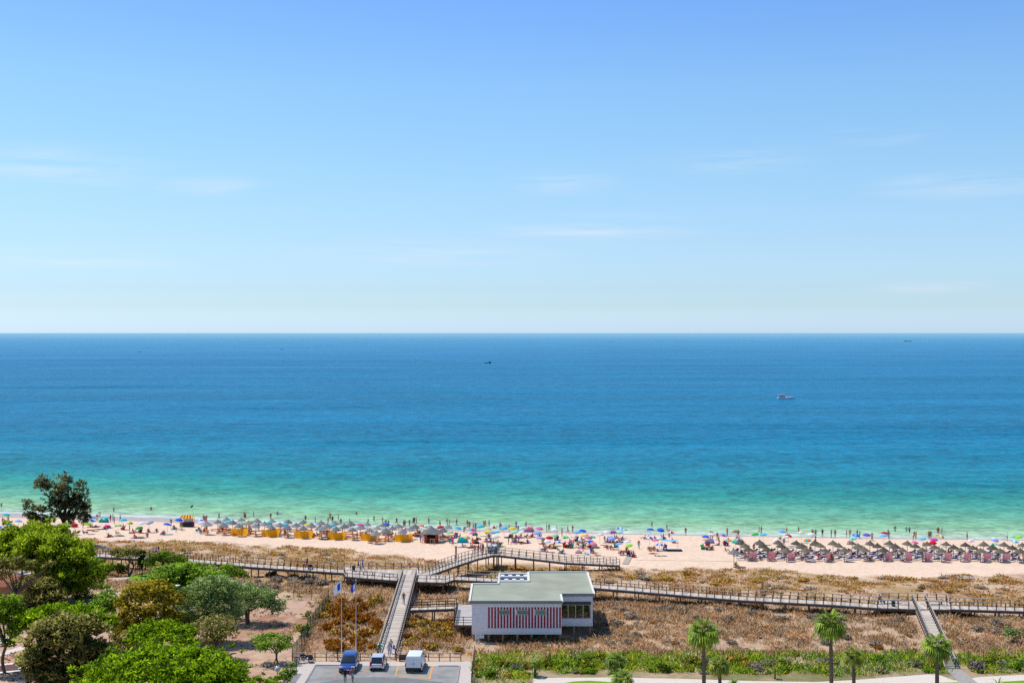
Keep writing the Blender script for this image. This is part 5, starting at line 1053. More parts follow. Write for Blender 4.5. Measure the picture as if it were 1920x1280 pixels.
def house():
    z = 4.0; B = at_z(18, 1128, z); t = empty('garden_house', B); tag(t, 'small house with pink clay tile roof under the pines', 'house'); TILE = mat('clay_tile', (.52, .22, .15), .8, .3, 6, .1, bump=.5)
    MB().box((-1.5, 2, 1.1), (7.5, 4, 2.2)).build('wall', mat('ochre_wall', (.42, .22, .12), .9), t)
    mb = MB(); x0, x1, y0, y1 = -5.6, 2.9, -.5, 4.5; mb.add([(x0, y0, 2.1), (x1, y0, 2.1), (x1 - 1.2, 2, 3.3), (x0, 2, 3.3), (x0, y1, 2.1), (x1, y1, 2.1), (x0, y0, 2.2 - .2), (x1, y0, 2.0)], [(0, 1, 2, 3), (3, 2, 5, 4), (1, 5, 2)])
    for k in range(34):
        x = x0 + .13 + k * .25; top = 2.0 if x < x1 - 1.2 else 2.0 - 0; f = 1.0 if x < x1 - 1.2 else max(0.0, (x1 - x) / 1.2)
        if f > .05: mb.tube([(x, y0 - .05, 2.12), (x, y0 + (2 - y0) * f, 2.12 + 1.2 * f)], .09, 6)
    mb.build('roof', TILE, t)
house()

# ---------------------------------------------------------------- beach things
COLS = {'red': (.62, .02, .03), 'crimson': (.55, .01, .06), 'pink': (.80, .22, .38), 'magenta': (.75, .06, .40), 'salmon': (.82, .30, .20), 'peach': (.85, .50, .34), 'orange': (.85, .24, .02), 'yellow': (.85, .68, .04), 'cream': (.82, .72, .50),
        'white': (.82, .82, .82), 'light blue': (.22, .52, .82), 'blue': (.03, .16, .68), 'navy': (.012, .03, .14), 'cyan': (.08, .60, .72), 'turquoise': (.03, .55, .50), 'teal': (.02, .38, .38), 'green': (.05, .45, .10), 'pale green': (.38, .72, .46),
        'lime': (.30, .75, .03), 'lavender': (.45, .42, .72), 'periwinkle': (.30, .38, .78), 'purple': (.22, .10, .55), 'brown': (.32, .17, .09), 'black': (.02, .02, .022), 'grey': (.35, .35, .36), 'mint': (.45, .80, .66), 'pale pink': (.84, .55, .60), 'grey blue': (.32, .42, .58)}
def cmat(c): return mat('cloth_' + c.replace(' ', '_'), COLS[c], .8, .08, 2, .15, trans=.22)
PTHIN = mat('thin_pole', (.55, .52, .48), .4)
CAN = {}
def canopy_mesh(cols):
    if cols in CAN: return CAN[cols]
    mb = MB(); n = 16; prof = [(.02, .50), (.35, .46), (.68, .33), (.98, .06), (.985, -.06)]
    P = []
    for i, (r, z) in enumerate(prof):
        for k in range(n): sc_ = 1 - (.05 if k % 2 and i > 2 else 0); P.append((r * sc_ * math.cos(2 * math.pi * k / n), r * sc_ * math.sin(2 * math.pi * k / n), z))
    b = len(mb.v); mb.v += P
    for i in range(len(prof) - 1):
        for k in range(n): mb.f.append((i * n + k, i * n + (k + 1) % n, (i + 1) * n + (k + 1) % n, (i + 1) * n + k)); mb.m.append((k // 2) % len(cols))
    CAN[cols] = mb.mesh('canopy', [cmat(c) for c in cols], True); return CAN[cols]
UMB = []
POLE_M = MB().tube([(0, 0, -.15), (0, 0, 2.0)], .022, 6).mesh('pole', PTHIN)
def umbrella(px, py, wpx, cols, tilt=None, low=False):
    """px, py: middle of the canopy"""
    cols = tuple(cols.split('/')); h = 1.0 if low else 1.85
    g = gp(px, py, dz=h + .1); s = max(.7, min(1.35, wpx * g.y / F / 2.0)); r = random.Random(int(px * 31 + py)); tl = tilt if tilt is not None else (r.uniform(-.22, .22), r.uniform(-.12, .28))
    t = empty('beach_umbrella', g, r.random() * 6.28); c = link('canopy', canopy_mesh(cols), t, (0, 0, h)); c.scale = (s, s, s); c.rotation_euler = (tl[1], tl[0], 0); c.rotation_mode = 'XYZ'
    q = link('pole', POLE_M, t); q.scale = (1, 1, (h + .3 * s) / 2.0); q.rotation_euler = (tl[1] * .35, tl[0] * .35, 0); UMB.append((g, '-'.join(cols) if len(cols) < 4 else 'multicoloured'))
    nm = cols[0] if len(cols) == 1 else (cols[0] + ' and ' + cols[1] + (' panelled' if len(cols) == 2 else ' and ' + cols[2] + ' panelled')); s_ = float(shore(g.x)) - g.y
    tag(t, nm + ' beach umbrella ' + ('close to the waterline' if s_ < 14 else 'pitched on the open sand' if s_ < 30 else 'pitched near the dune edge'), 'beach umbrella', 'coloured beach umbrellas', where='x')
def Z(ox, oy, k, items): return [(ox + a[0] / k, oy + a[1] / k) + tuple(a[2:]) for a in items]
U = []
U += Z(0, 920, 6, [(72, 270, 'turquoise'), (207, 340, 'light blue'), (35, 403, 'blue/white'), (520, 282, 'teal'), (812, 296, 'light blue'), (1040, 298, 'light blue'), (1038, 340, 'blue/light blue'), (1145, 320, 'green/mint'), (1195, 306, 'cyan'), (705, 390, 'yellow/green'), (775, 382, 'lavender/white'), (835, 380, 'red'), (1387, 324, 'cyan'), (1455, 360, 'yellow/green/white'), (1603, 362, 'white'), (1690, 355, 'grey blue'), (1880, 375, 'blue'), (1565, 414, 'green'), (1330, 390, 'turquoise/yellow'), (1203, 398, 'red/magenta'), (990, 372, 'lime'), (745, 398, 'green')])
U += Z(320, 920, 6.4, [(100, 346, 'blue'), (362, 357, 'blue/white'), (370, 380, 'white'), (950, 363, 'yellow/pale green'), (690, 372, 'cyan'), (880, 382, 'yellow/cyan'), (1370, 402, 'cyan'), (1650, 405, 'yellow'), (1175, 388, 'turquoise')])
U += Z(600, 940, 6.4, [(485, 279, 'magenta'), (792, 271, 'blue'), (1217, 290, 'salmon'), (1282, 291, 'white/pale green'), (1025, 325, 'red/white'), (1445, 306, 'crimson'), (1560, 368, 'pale green'), (140, 283, 'cyan')])
U += Z(860, 960, 6.4, [(-10, 187, 'cyan'), (155, 207, 'pink/cyan/magenta'), (170, 246, 'pink'), (100, 298, 'yellow/pink/pale green'), (255, 165, 'cyan'), (350, 193, 'cream'), (420, 175, 'mint/red/white'), (350, 231, 'yellow'), (395, 248, 'grey blue'), (450, 238, 'cyan'), (440, 288, 'white'), (545, 186, 'light blue'), (645, 190, 'yellow'), (785, 186, 'white/pale green'), (845, 178, 'pink/pale pink'), (665, 238, 'pale green'), (750, 242, 'white'), (970, 192, 'pink'), (950, 248, 'periwinkle'), (970, 306, 'lavender'), (1090, 304, 'crimson'), (1065, 345, 'white'), (1195, 358, 'blue/white'), (1150, 208, 'white'), (1275, 297, 'mint/green'), (1150, 275, 'pale green'), (1380, 290, 'peach/white'), (1420, 236, 'light blue'), (1487, 220, 'blue'), (1515, 275, 'cream/yellow'), (1555, 300, 'pink'), (1600, 299, 'green/cyan'), (1585, 352, 'blue'), (1620, 378, 'salmon/pink'), (1695, 267, 'pale pink/white'), (1780, 240, 'white'), (1850, 238, 'red/blue'), (1800, 290, 'white/lavender'), (1840, 315, 'periwinkle')])
U += Z(1120, 960, 6.4, [(272, 192, 'blue/white'), (312, 211, 'cream/cyan'), (262, 235, 'mint'), (360, 350, 'white'), (380, 399, 'lime'), (260, 379, 'light blue'), (635, 205, 'blue'), (760, 210, 'blue'), (885, 240, 'crimson/white'), (630, 306, 'blue/white'), (695, 333, 'pink'), (742, 316, 'mint/white'), (745, 386, 'white/blue'), (1300, 291, 'blue'), (1375, 266, 'white'), (1510, 274, 'purple/lavender'), (1665, 230, 'brown'), (1300, 322, 'peach'), (1580, 341, 'cyan/orange/cream'), (1655, 348, 'green/cyan'), (1705, 326, 'light blue/mint/red'), (1895, 263, 'green')])
U += Z(1360, 970, 6.4, [(455, 201, 'cyan'), (675, 163, 'light blue'), (755, 217, 'red'), (728, 233, 'white/pale pink'), (912, 179, 'cream'), (1033, 199, 'white'), (985, 269, 'turquoise/orange'), (1570, 208, 'blue/light blue'), (1530, 249, 'mint/cyan'), (1695, 206, 'purple'), (620, 268, 'white')])
U += Z(1620, 970, 6.4, [(250, 186, 'crimson'), (235, 214, 'light blue'), (700, 253, 'light blue'), (840, 263, 'magenta'), (915, 222, 'red/yellow/white'), (825, 300, 'red'), (610, 299, 'pink'), (1280, 273, 'pale pink/white'), (1565, 252, 'pale green/white'), (1572, 273, 'periwinkle'), (1560, 320, 'green/mint'), (1780, 228, 'pale green'), (1857, 233, 'lime'), (1812, 281, 'white/cyan')])
for a in U: umbrella(a[0], a[1], 15, a[2])
# thatched parasols
def thatch_mesh(nm, c, seed):
    random.seed(seed); mb = MB(); mb.lathe([(1.02, -.06), (1.08, -.12), (.70, .20)], 20, jit=[.03, .14, .03]); mb.lathe([(.70, .10), (.78, .04), (.40, .42)], 18, jit=[.03, .14, .03]); mb.lathe([(.40, .34), (.48, .28), (.10, .66), (.03, .78), (.001, .80)], 14, jit=[.03, .16, .05, 0, 0])
    m = mat(nm, c, .95, .35, 9, .05, bump=.6); n = m.node_tree.nodes; l = m.node_tree.links; oi = n.new('ShaderNodeObjectInfo'); q = n.new('ShaderNodeMapRange'); q.inputs[3].default_value = .72; q.inputs[4].default_value = 1.3; l.new(oi.outputs['Random'], q.inputs[0]); v2 = n.new('ShaderNodeVectorMath'); v2.operation = 'SCALE'; b = n['Principled BSDF']; l.new(b.inputs['Base Color'].links[0].from_socket, v2.inputs[0]); l.new(q.outputs[0], v2.inputs[3]); l.new(v2.outputs[0], b.inputs['Base Color']); return mb.mesh('thatch_canopy', m)
TH_L = thatch_mesh('silver_thatch', (.24, .235, .22), 1); TH_R = thatch_mesh('brown_thatch', (.145, .122, .088), 2)
TPOLE = MB().tube([(0, 0, -.2), (0, 0, 2.25)], .05, 7).mesh('pole', mat('thatch_pole', (.36, .24, .15), .9))
THATCH = []
def thatched(px, py, left, row, s=1.0):
    h = 1.85; g = gp(px, py, dz=h + .25); t = empty('thatched_parasol', g, random.random() * 6.28); c = link('canopy', TH_L if left else TH_R, t, (0, 0, h)); s *= random.uniform(.82, .97) if not left else random.uniform(.88, 1.02); c.scale = (s, s * random.uniform(.95, 1.05), s * random.uniform(.88, 1.1)); c.rotation_euler = (random.gauss(0, .05), random.gauss(0, .05), 0); link('pole', TPOLE, t).scale = (1, 1, (h + .4 * s) / 2.25)
    THATCH.append((g, left, row)); rown = ('row nearest the dune', 'middle row', 'row nearest the sea')[row]
    tag(t, ('silver grey thatched parasol, ' if left else 'brown thatched parasol, ') + rown + (' behind the yellow windbreaks' if left else ' behind the pink windbreaks'), 'parasol', 'silver thatched parasols' if left else 'brown thatched parasols', where='x')
TL = Z(320, 920, 6.4, [(440, 405, 0), (565, 370, 1), (670, 345, 2), (630, 410, 0), (745, 380, 1), (848, 350, 2), (820, 425, 0), (935, 385, 1), (1035, 360, 2), (1015, 425, 0), (1125, 398, 1), (1215, 365, 2), (1200, 430, 0), (1310, 405, 1), (1410, 372, 2), (1395, 440, 0), (1505, 410, 1), (1590, 380, 2), (1590, 450, 0), (1690, 415, 1), (1785, 450, 0)])
TL += Z(600, 940, 6.4, [(10, 258, 2), (20, 330, 0), (85, 295, 1), (180, 265, 2), (290, 300, 1), (195, 335, 0), (370, 270, 2), (393, 340, 0), (487, 310, 1), (565, 275, 2), (595, 348, 0), (672, 383, 0), (685, 320, 1), (755, 285, 2), (790, 350, 0), (870, 325, 1), (945, 295, 2), (990, 360, 0), (1080, 330, 1), (1140, 300, 2), (1475, 348, 1), (1535, 312, 2)])
for a in TL: thatched(a[0], a[1] - 1.4, True, a[2])
TR = Z(1360, 970, 6.4, [(185, 295, 2), (235, 325, 1), (273, 370, 0), (410, 290, 2), (453, 330, 1), (505, 370, 0), (630, 287, 2), (672, 330, 1), (735, 380, 0), (850, 295, 2), (915, 330, 1), (967, 380, 0), (1075, 298, 2), (1140, 325, 1), (1195, 383, 0), (1292, 298, 2), (1360, 328, 1), (1430, 380, 0), (1520, 298, 2), (1592, 335, 1), (1665, 373, 0), (1735, 300, 2), (1825, 330, 1)])
TR += Z(1620, 970, 6.4, [(235, 375, 0), (305, 300, 2), (375, 338, 1), (460, 380, 0), (520, 300, 2), (615, 330, 1), (700, 378, 0), (755, 308, 2), (845, 345, 1), (930, 385, 0), (985, 308, 2), (1075, 345, 1), (1160, 380, 0), (1215, 315, 2), (1305, 350, 1), (1400, 385, 0), (1437, 310, 2), (1540, 350, 1), (1635, 388, 0), (1680, 315, 2), (1780, 350, 1), (1870, 395, 0), (1900, 320, 2)])
for a in TR: thatched(a[0], a[1], False, a[2])
g = gp(1376, 1062); t = empty('lifeguard_parasol', g); tag(t, 'pale thatched parasol standing alone over the seated lifeguard', 'parasol'); c = link('canopy', TH_L, t, (0, 0, 2.3)); c.scale = (1.05, 1.05, .9); link('pole', TPOLE, t).scale = (1, 1, 1.2)
# loungers
def lounger_mesh(nm, mcol, frame):
    mb = MB(); mb.slot = 1
    for x in (-.26, .26):
        mb.box((x, 0, .28), (.06, 1.9, .06))
        for y in (-.8, .8): mb.box((x, y, .13), (.06, .06, .27))
    mb.slot = 0; mb.box((0, -.28, .345), (.58, 1.28, .07)); P = Vector((0, .36, .35)); mb.bar(P, P + Vector((0, .56, .26)), .58, .07); mb.box((0, .80, .66), (.44, .18, .09)); mb.slot = 1; mb.box((0, -.62, .385), (.585, .5, .012)); return mb.mesh(nm, [mcol, frame])
LNG_B = lounger_mesh('sun_lounger', mat('navy_mattress', (.014, .035, .13), .8, .15, 3), mat('white_frame', (.72, .72, .72), .5)); LNG_O = lounger_mesh('sun_lounger', mat('orange_mattress', (.72, .20, .02), .8, .2, 3), mat('wood_frame', (.32, .16, .07), .7))
rl = random.Random(9); nl = 0
for g, left, row in THATCH:
    for s in (-1, 1):
        if left and rl.random() < .25: continue
        x = g.x + s * (.78 if left else .95) + rl.uniform(-.12, .12); y = g.y + 1.1 + rl.uniform(-.25, .25); p = onground(x, y); o = link('sun_lounger', LNG_O if left else LNG_B, None, p); o.rotation_euler = (0, 0, rl.uniform(-.2, .2) + (R(-60) if left else R(-68)))
        tag(o, ('orange sun lounger under a silver thatched parasol, ' if left else 'blue cushioned white lounger under a brown thatched parasol, ') + ('dune row', 'middle row', 'sea row')[row], 'sun lounger', 'orange loungers' if left else 'blue loungers', where='x')
# windbreaks
YW_ = mat('yellow_canvas', (1.0, .50, .015), .8, .05, 2, trans=.6); PW_ = mat('pink_canvas', (.86, .33, .33), .8, .08, 2, trans=.45); WPO = mat('windbreak_pole', (.45, .30, .18), .9)
def windbreak(label, corners, m, group, h=1.35):
    P = [gp(a, b) for a, b in corners]; B = P[0]; t = empty('windbreak', B); tag(t, label, 'windbreak', group, where='x'); mb = MB()
    for a, b in zip(P, P[1:]):
        d = (b - a); nrm = Vector((-d.y, d.x, 0)).normalized(); n = 8; V = []
        for i in range(n + 1):
            for z in (.05, h): V.append(a - B + d * (i / n) + nrm * (.02 * math.sin(i * 2.1)) + Vector((0, 0, z - (.05 if z > 1 and i % 4 == 2 else 0))))
        mb.add(V, [(i * 2, i * 2 + 2, i * 2 + 3, i * 2 + 1) for i in range(n)])
    mb.build('canvas', m, t)
    for p in P: MB().tube([p - B - Vector((0, 0, .1)), p - B + Vector((0, 0, h + .12))], .03, 6).build('pole', WPO, t)
for x0, xm, x1, y in [(431.7, 454, 465.3, 1003), (491, 513, 525.5, 1005), (552, 574, 586.5, 1008), (614.5, 636, 649, 1010.5), (677, 698, 711, 1012.5), (740, 762, 773.5, 1014.5)]: windbreak('yellow canvas windbreak before the silver thatched parasols', [(x0, y + .9), (xm, y + 1.7), (x1, y - .5)], YW_, 'yellow windbreaks', 1.42)
for x0, x1, y in Z(1360, 970, 6.4, []) + [(1360 + a / 6.4, 1360 + b / 6.4, 970 + c / 6.4) for a, b, c in ((280, 370, 494), (512, 602, 496), (752, 838, 501), (1213, 1300, 507))] + [(1620 + a / 6.4, 1620 + b / 6.4, 970 + c / 6.4) for a, b, c in ((258, 340, 503), (500, 575, 504), (732, 813, 505), (968, 1045, 505), (1205, 1283, 507), (1440, 1523, 510), (1668, 1752, 514), (1905, 1990, 516))]: windbreak('square pink canvas windbreak before the blue loungers', [(x0, y + 2.2), (x1, y + 2.2)], PW_, 'pink windbreaks', 1.42)
for px, y in ((1508, 1046), (1596.5, 1046.5), (1619.5, 1048)): windbreak('pink canvas windbreak seen edge on', [(px, y), (px + .7, y - 6)], PW_, 'pink windbreaks edge on', 1.42)
# kiosks and stands
def kiosk():
    g = gp(809, 1016); t = empty('beach_kiosk', g); tag(t, 'red timber beach hut with a wide thatched roof', 'kiosk'); RW = mat('red_boards', (.36, .06, .03), .8, .25, 3); s = 2.4 / 2
    MB().box((-1.05, 0, .95), (.5, 2.4, 1.9)).build('wall', RW, t); MB().box((1.05, 0, .95), (.5, 2.4, 1.9)).build('wall', RW, t); MB().box((0, 1.1, .95), (1.6, .2, 1.9)).build('back_wall', RW, t); MB().box((0, -.9, .5), (1.58, .3, 1.0)).build('counter', mat('counter_dark', (.10, .05, .03), .8), t)
    c = link('thatch_roof', TH_L, t, (0, 0, 1.95)); c.scale = (2.0, 2.0, 1.5)
    for x, y in ((-1.6, -1.5), (1.6, -1.5), (-1.6, 1.4), (1.6, 1.4)): MB().tube([(x, y, -.2), (x, y, 2.1)], .07, 7).build('post', WPO, t)
kiosk()
t = empty('turnstile_frame', gp(811, 1021)); tag(t, 'small wooden frame standing before the thatched hut', 'frame')
for x in (-.4, .1, .4): MB().box((x, 0, .55), (.09, .09, 1.1)).build('post', WPO, t)
MB().box((0, 0, 1.05), (.95, .07, .07)).build('crossbar', WPO, t)
def stall():
    g = gp(351, 987); t = empty('beach_stall', g); tag(t, 'dark based beach stall under a red and yellow striped awning', 'stall'); MB().box((0, 0, .45), (2.6, 1.3, .9)).build('counter', mat('stall_dark', (.03, .028, .03), .7), t); MB().box((.1, .55, 1.3), (2.0, .06, .8)).build('back_panel', mat('stall_white', (.75, .75, .72), .7), t)
    mb = MB(); n = 8
    for k in range(n):
        mb.slot = k % 2; x0, x1 = -1.4 + 2.8 * k / n, -1.4 + 2.8 * (k + 1) / n; mb.add([(x0, -.9, 1.85), (x1, -.9, 1.85), (x1 * .7, 0, 2.45), (x0 * .7, 0, 2.45), (x0, .9, 1.85), (x1, .9, 1.85)], [(0, 1, 2, 3), (3, 2, 5, 4)])
    mb.build('awning', [cmat('red'), cmat('yellow')], t)
    for x in (-1.3, 1.3):
        for y in (-.6, .6): MB().tube([(x, y, 0), (x, y, 1.9)], .04, 6).build('pole', cmat('crimson'), t)
stall()
def cart():
    p = at_z(923, 1036, 5.2); t = empty('vending_cart', p); tag(t, 'blue grey vending cart with coloured boards on the lookout platform', 'cart'); MB().box((0, 0, .62), (1.5, .7, .9)).build('body', mat('cart_blue', (.10, .20, .30), .6, .3, 4), t); MB().box((0, -.36, .75), (1.0, .03, .45)).build('sign_board', mat('cart_board', (.5, .55, .6), .6, .5, 6), t); MB().box((0, 0, 1.1), (1.6, .8, .05)).build('counter', mat('cart_top', (.4, .42, .44), .5), t); MB().tube([(-.7, .3, 1.1), (-.7, .3, 2.6)], .03, 6).build('pole', PTHIN, t)
    for x in (-.5, .5): MB().tube([(x, -.33, .18), (x, -.27, .18)], .18, 12).build('wheel', WHEEL_T, t)
cart()
def shade():
    g = gp(1256, 1032); t = empty('shade_canopy', g); tag(t, 'pale blue shade canopy on poles over a seated group', 'canopy'); mb = MB(); n = 6; V = []
    for i in range(n + 1):
        for j in (0, 1): V.append((-1.45 + 2.9 * i / n, -.8 + 1.6 * j, 1.95 - .12 * math.sin(math.pi * i / n)))
    mb.add(V, [(i * 2, i * 2 + 2, i * 2 + 3, i * 2 + 1) for i in range(n)]); mb.build('canopy', cmat('light blue'), t)
    for x in (-1.4, 1.4):
        for y in (-.78, .78): MB().tube([(x, y, 0), (x, y, 1.95)], .025, 6).build('pole', PTHIN, t)
    o = MB().box((0, 0, .08), (3.4, 1.6, .14)).build('beach_mat', mat('dark_mat', (.03, .03, .035), .9), None, g + Vector((.5, .1, 0))); tag(o, 'dark beach mat under the pale blue shade canopy', 'mat')
shade()
def tent(px, py, c1, label, s=1.0):
    g = gp(px, py); mb = MB(); n = 10
    for i in range(6):
        a = math.pi * .5 * i / 5
        for k in range(n + 1): b = math.pi * k / n; mb.v.append((1.1 * math.cos(b) * math.cos(a) * s, .9 * math.sin(b) * math.cos(a) * s - .2, 1.15 * math.sin(a) * s))
    for i in range(5):
        for k in range(n): q = i * (n + 1) + k; mb.f.append((q, q + 1, q + n + 2, q + n + 1)); mb.m.append(0)
    t = empty('beach_tent', g); tag(t, label, 'beach tent'); mb.build('shell', cmat(c1), t, smooth=True); MB().box((0, .1, .03), (2.0 * s, 1.3 * s, .04)).build('groundsheet', cmat('grey blue'), t)
tent(868, 1017, 'turquoise', 'turquoise pop up beach tent on open sand'); tent(195, 979, 'teal', 'teal pop up tent beside the green umbrella'); tent(992, 997, 'pink', 'pink pop up tent at the waterline'); tent(1330, 1018, 'lavender', 'lavender pop up tent beside a peach umbrella', .9); tent(1085, 1037, 'pale pink', 'tiny pale pink tent beside white umbrellas', .6)

# ---------------------------------------------------------------- people
SKIN = info_mat('skin', [(0, (.50, .25, .15)), (.3, (.38, .17, .09)), (.6, (.27, .115, .06)), (.85, (.44, .21, .13)), (1, (.20, .085, .05))], .55); HAIR = info_mat('hair', [(0, (.02, .012, .008)), (.55, (.035, .02, .012)), (.8, (.12, .06, .02)), (1, (.30, .18, .07))], .6); CLO = info_mat('garment'); CLO2 = info_mat('second_garment', [(0, (.02, .03, .1)), (.25, (.02, .02, .02)), (.5, (.5, .5, .5)), (.75, (.05, .12, .3)), (1, (.25, .2, .15))])
BASEJ = dict(pelvis=(0, 0, .93), spine=(0, .01, 1.12), chest=(0, .01, 1.33), neck=(0, .015, 1.47), head=(0, 0, 1.57), crown=(0, .01, 1.68), sl=(.175, .01, 1.40), el=(.235, .02, 1.13), wl=(.25, -.04, .90), hl=(.25, -.07, .81), pl=(.09, 0, .88), kl=(.10, -.01, .50), al=(.10, .02, .09), tl=(.115, -.13, .035))
RAD = dict(pelvis=(.145, .11), spine=(.13, .10), chest=(.15, .11), neck=(.058, .058), head=(.082, .095), crown=(.07, .08), sl=(.062, .06), el=(.042, .042), wl=(.032, .028), hl=(.04, .024), pl=(.095, .095), kl=(.058, .06), al=(.038, .042), tl=(.036, .026))
def pose_j(pose):
    J = dict(BASEJ)
    for k in ('s', 'e', 'w', 'h', 'p', 'k', 'a', 't'): J[k + 'r'] = (-J[k + 'l'][0],) + J[k + 'l'][1:]
    if pose == 'walk': J.update(kl=(.10, -.16, .51), al=(.10, -.22, .10), tl=(.11, -.38, .06), kr=(-.10, .08, .50), ar=(-.10, .30, .14), tr=(-.11, .18, .04), el=(.23, .12, 1.14), wl=(.24, .16, .93), hl=(.24, .15, .85), er=(-.23, -.08, 1.15), wr=(-.23, -.22, .98), hr=(-.23, -.28, .92))
    if pose == 'arms': J.update(el=(.36, -.02, 1.22), wl=(.20, -.10, 1.06), hl=(.13, -.10, 1.02), er=(-.36, -.02, 1.22), wr=(-.20, -.10, 1.06), hr=(-.13, -.10, 1.02))
    if pose == 'bend': J.update(spine=(0, -.14, 1.05), chest=(0, -.32, 1.13), neck=(0, -.44, 1.14), head=(0, -.53, 1.12), crown=(0, -.62, 1.10), sl=(.17, -.38, 1.12), sr=(-.17, -.38, 1.12), el=(.2, -.40, .86), er=(-.2, -.40, .86), wl=(.17, -.46, .62), wr=(-.17, -.46, .62), hl=(.16, -.48, .53), hr=(-.16, -.48, .53))
    if pose == 'sit':
        dz = -.80
        for k in ('pelvis', 'spine', 'chest', 'neck', 'head', 'crown', 'sl', 'sr'): J[k] = (J[k][0], J[k][1] + (J[k][2] - .93) * .22, J[k][2] + dz)
        J.update(pl=(.10, -.03, .12), pr=(-.10, -.03, .12), kl=(.15, -.42, .42), kr=(-.13, -.45, .38), al=(.13, -.66, .09), ar=(-.12, -.74, .08), tl=(.14, -.80, .05), tr=(-.13, -.88, .05), el=(.26, -.02, .40), wl=(.20, -.26, .42), hl=(.18, -.34, .43), er=(-.28, .18, .36), wr=(-.30, .28, .12), hr=(-.30, .30, .05))
    if pose == 'chair':
        J = {k: (v[0], v[1], v[2] - .47) for k, v in J.items()}; J.update(kl=(.12, -.44, .48), kr=(-.12, -.44, .48), al=(.12, -.46, .09), ar=(-.12, -.50, .09), tl=(.13, -.62, .04), tr=(-.13, -.66, .04), el=(.25, -.05, .66), wl=(.2, -.25, .56), hl=(.18, -.32, .55), er=(-.25, -.05, .66), wr=(-.2, -.25, .56), hr=(-.18, -.32, .55))
    if pose == 'lie': J = {k: (v[0] * (1.3 if k[0] in 'ewh' and len(k) == 2 else 1), v[2] - .9, .14 - v[1] * .6) for k, v in J.items()}; J['tl'] = (.13, -.90, .20); J['tr'] = (-.13, -.90, .20)
    return J
BONES = [('pelvis', 'spine'), ('spine', 'chest'), ('chest', 'neck'), ('neck', 'head'), ('head', 'crown')] + [(a, b) for s in 'lr' for a, b in (('chest', 's' + s), ('s' + s, 'e' + s), ('e' + s, 'w' + s), ('w' + s, 'h' + s), ('pelvis', 'p' + s), ('p' + s, 'k' + s), ('k' + s, 'a' + s), ('a' + s, 't' + s))]
SKEL = {}
def body(pose):
    if pose in SKEL: return SKEL[pose]
    J = pose_j(pose); names = ['pelvis'] + [k for k in J if k != 'pelvis']; ix = {k: i for i, k in enumerate(names)}
    me = bpy.data.meshes.new('skel'); me.from_pydata([J[k] for k in names], [(ix[a], ix[b]) for a, b in BONES], []); ob = bpy.data.objects.new('skel', me); COL.objects.link(ob)
    ob.modifiers.new('skin', 'SKIN'); sv = me.skin_vertices[0].data
    for k, i in ix.items(): r = RAD[k if k in RAD else k[:-1] + 'l']; sv[i].radius = r; sv[i].use_root = (k == 'pelvis')
    ob.modifiers.new('sub', 'SUBSURF').levels = 1; ob.modifiers['sub'].render_levels = 1
    dg = bpy.context.evaluated_depsgraph_get(); out = bpy.data.meshes.new_from_object(ob.evaluated_get(dg)); bpy.data.objects.remove(ob); bpy.data.meshes.remove(me)
    SKEL[pose] = (out, J); return SKEL[pose]
PM = {}
def person_mesh(pose, gar):
    if (pose, gar) in PM: return PM[pose, gar]
    src, J = body(pose); me = src.copy(); me.name = 'person'; me.materials.clear()
    for m in (SKIN, HAIR, CLO, CLO2): me.materials.append(m)
    A = np.array([J[a] for a, b in BONES]); Bv = np.array([J[b] for a, b in BONES]); nm = [b if len(b) > 2 else b[0] for a, b in BONES]; hd = np.array(J['head']); cr_ = np.array(J['crown']); upv = (cr_ - hd); upv /= np.linalg.norm(upv); back = np.array([0, 1.0, 0]) if pose != 'lie' else np.array([0, 0, -1.0])
    if pose == 'bend': back = np.array([0, 0, 1.0])
    for p in me.polygons:
        c = np.array(p.center); d = Bv - A; tt = np.clip(((c - A) * d).sum(1) / (d * d).sum(1), 0, 1); q = A + d * tt[:, None]; i = int(np.argmin(((c - q) ** 2).sum(1) - np.array([.004 if k in ('chest', 'spine', 'p') else 0 for k in nm]))); k = nm[i]; s = 0
        if k in ('head', 'crown'): s = 1 if ((c - (hd + cr_) / 2) @ (upv * .8 + back * .7)) > -.005 else 0
        elif gar == 'shorts': s = 2 if k == 'p' or (k == 'k' and tt[i] < .45) or (k == 'spine' and tt[i] < .25) else 0
        elif gar == 'swim': s = 2 if k in ('p', 'spine') or (k == 'chest') else 0
        elif gar == 'bikini': s = 2 if k == 'p' or (k == 'chest' and .2 < tt[i] < .85) else 0
        elif gar == 'shirt': s = 2 if k in ('spine', 'chest', 's') or (k == 'e' and tt[i] < .55) else (3 if k == 'p' or (k == 'k' and tt[i] < .6) else 0)
        elif gar == 'dress': s = 2 if k in ('spine', 'chest', 's', 'p', 'k') or (k == 'e' and tt[i] < .3) else 0
        p.material_index = s; p.use_smooth = True
    if gar == 'dress':
        for v in me.vertices:
            if pose in ('stand', 'walk') and .35 < v.co.z < .9 and abs(v.co.x) < .2: v.co.x *= 1.12
    PM[pose, gar] = me; return me
GN = {'shorts': ['shorts', 'swim trunks'], 'swim': ['swimsuit'], 'bikini': ['bikini'], 'shirt': ['top'], 'dress': ['dress']}
PV = {'stand': 'standing', 'walk': 'walking', 'arms': 'posing', 'bend': 'bending down', 'sit': 'sitting', 'chair': 'sitting upright', 'lie': 'lying'}
NP = [0]
def person(p, rz, pose, gar, colr, where, s=1.0, group='people on the beach', extra=''):
    if NP[0] >= 296: return None
    NP[0] += 1; o = link('person', person_mesh(pose, gar), None, p); o.rotation_euler = (0, 0, rz); o.scale = (s, s, s); o.color = tuple(COLS[colr]) + (1,)
    tag(o, 'person in ' + colr + ' ' + GN[gar][0] + ' ' + PV[pose] + ' ' + where, 'person', group, where='x'); return o
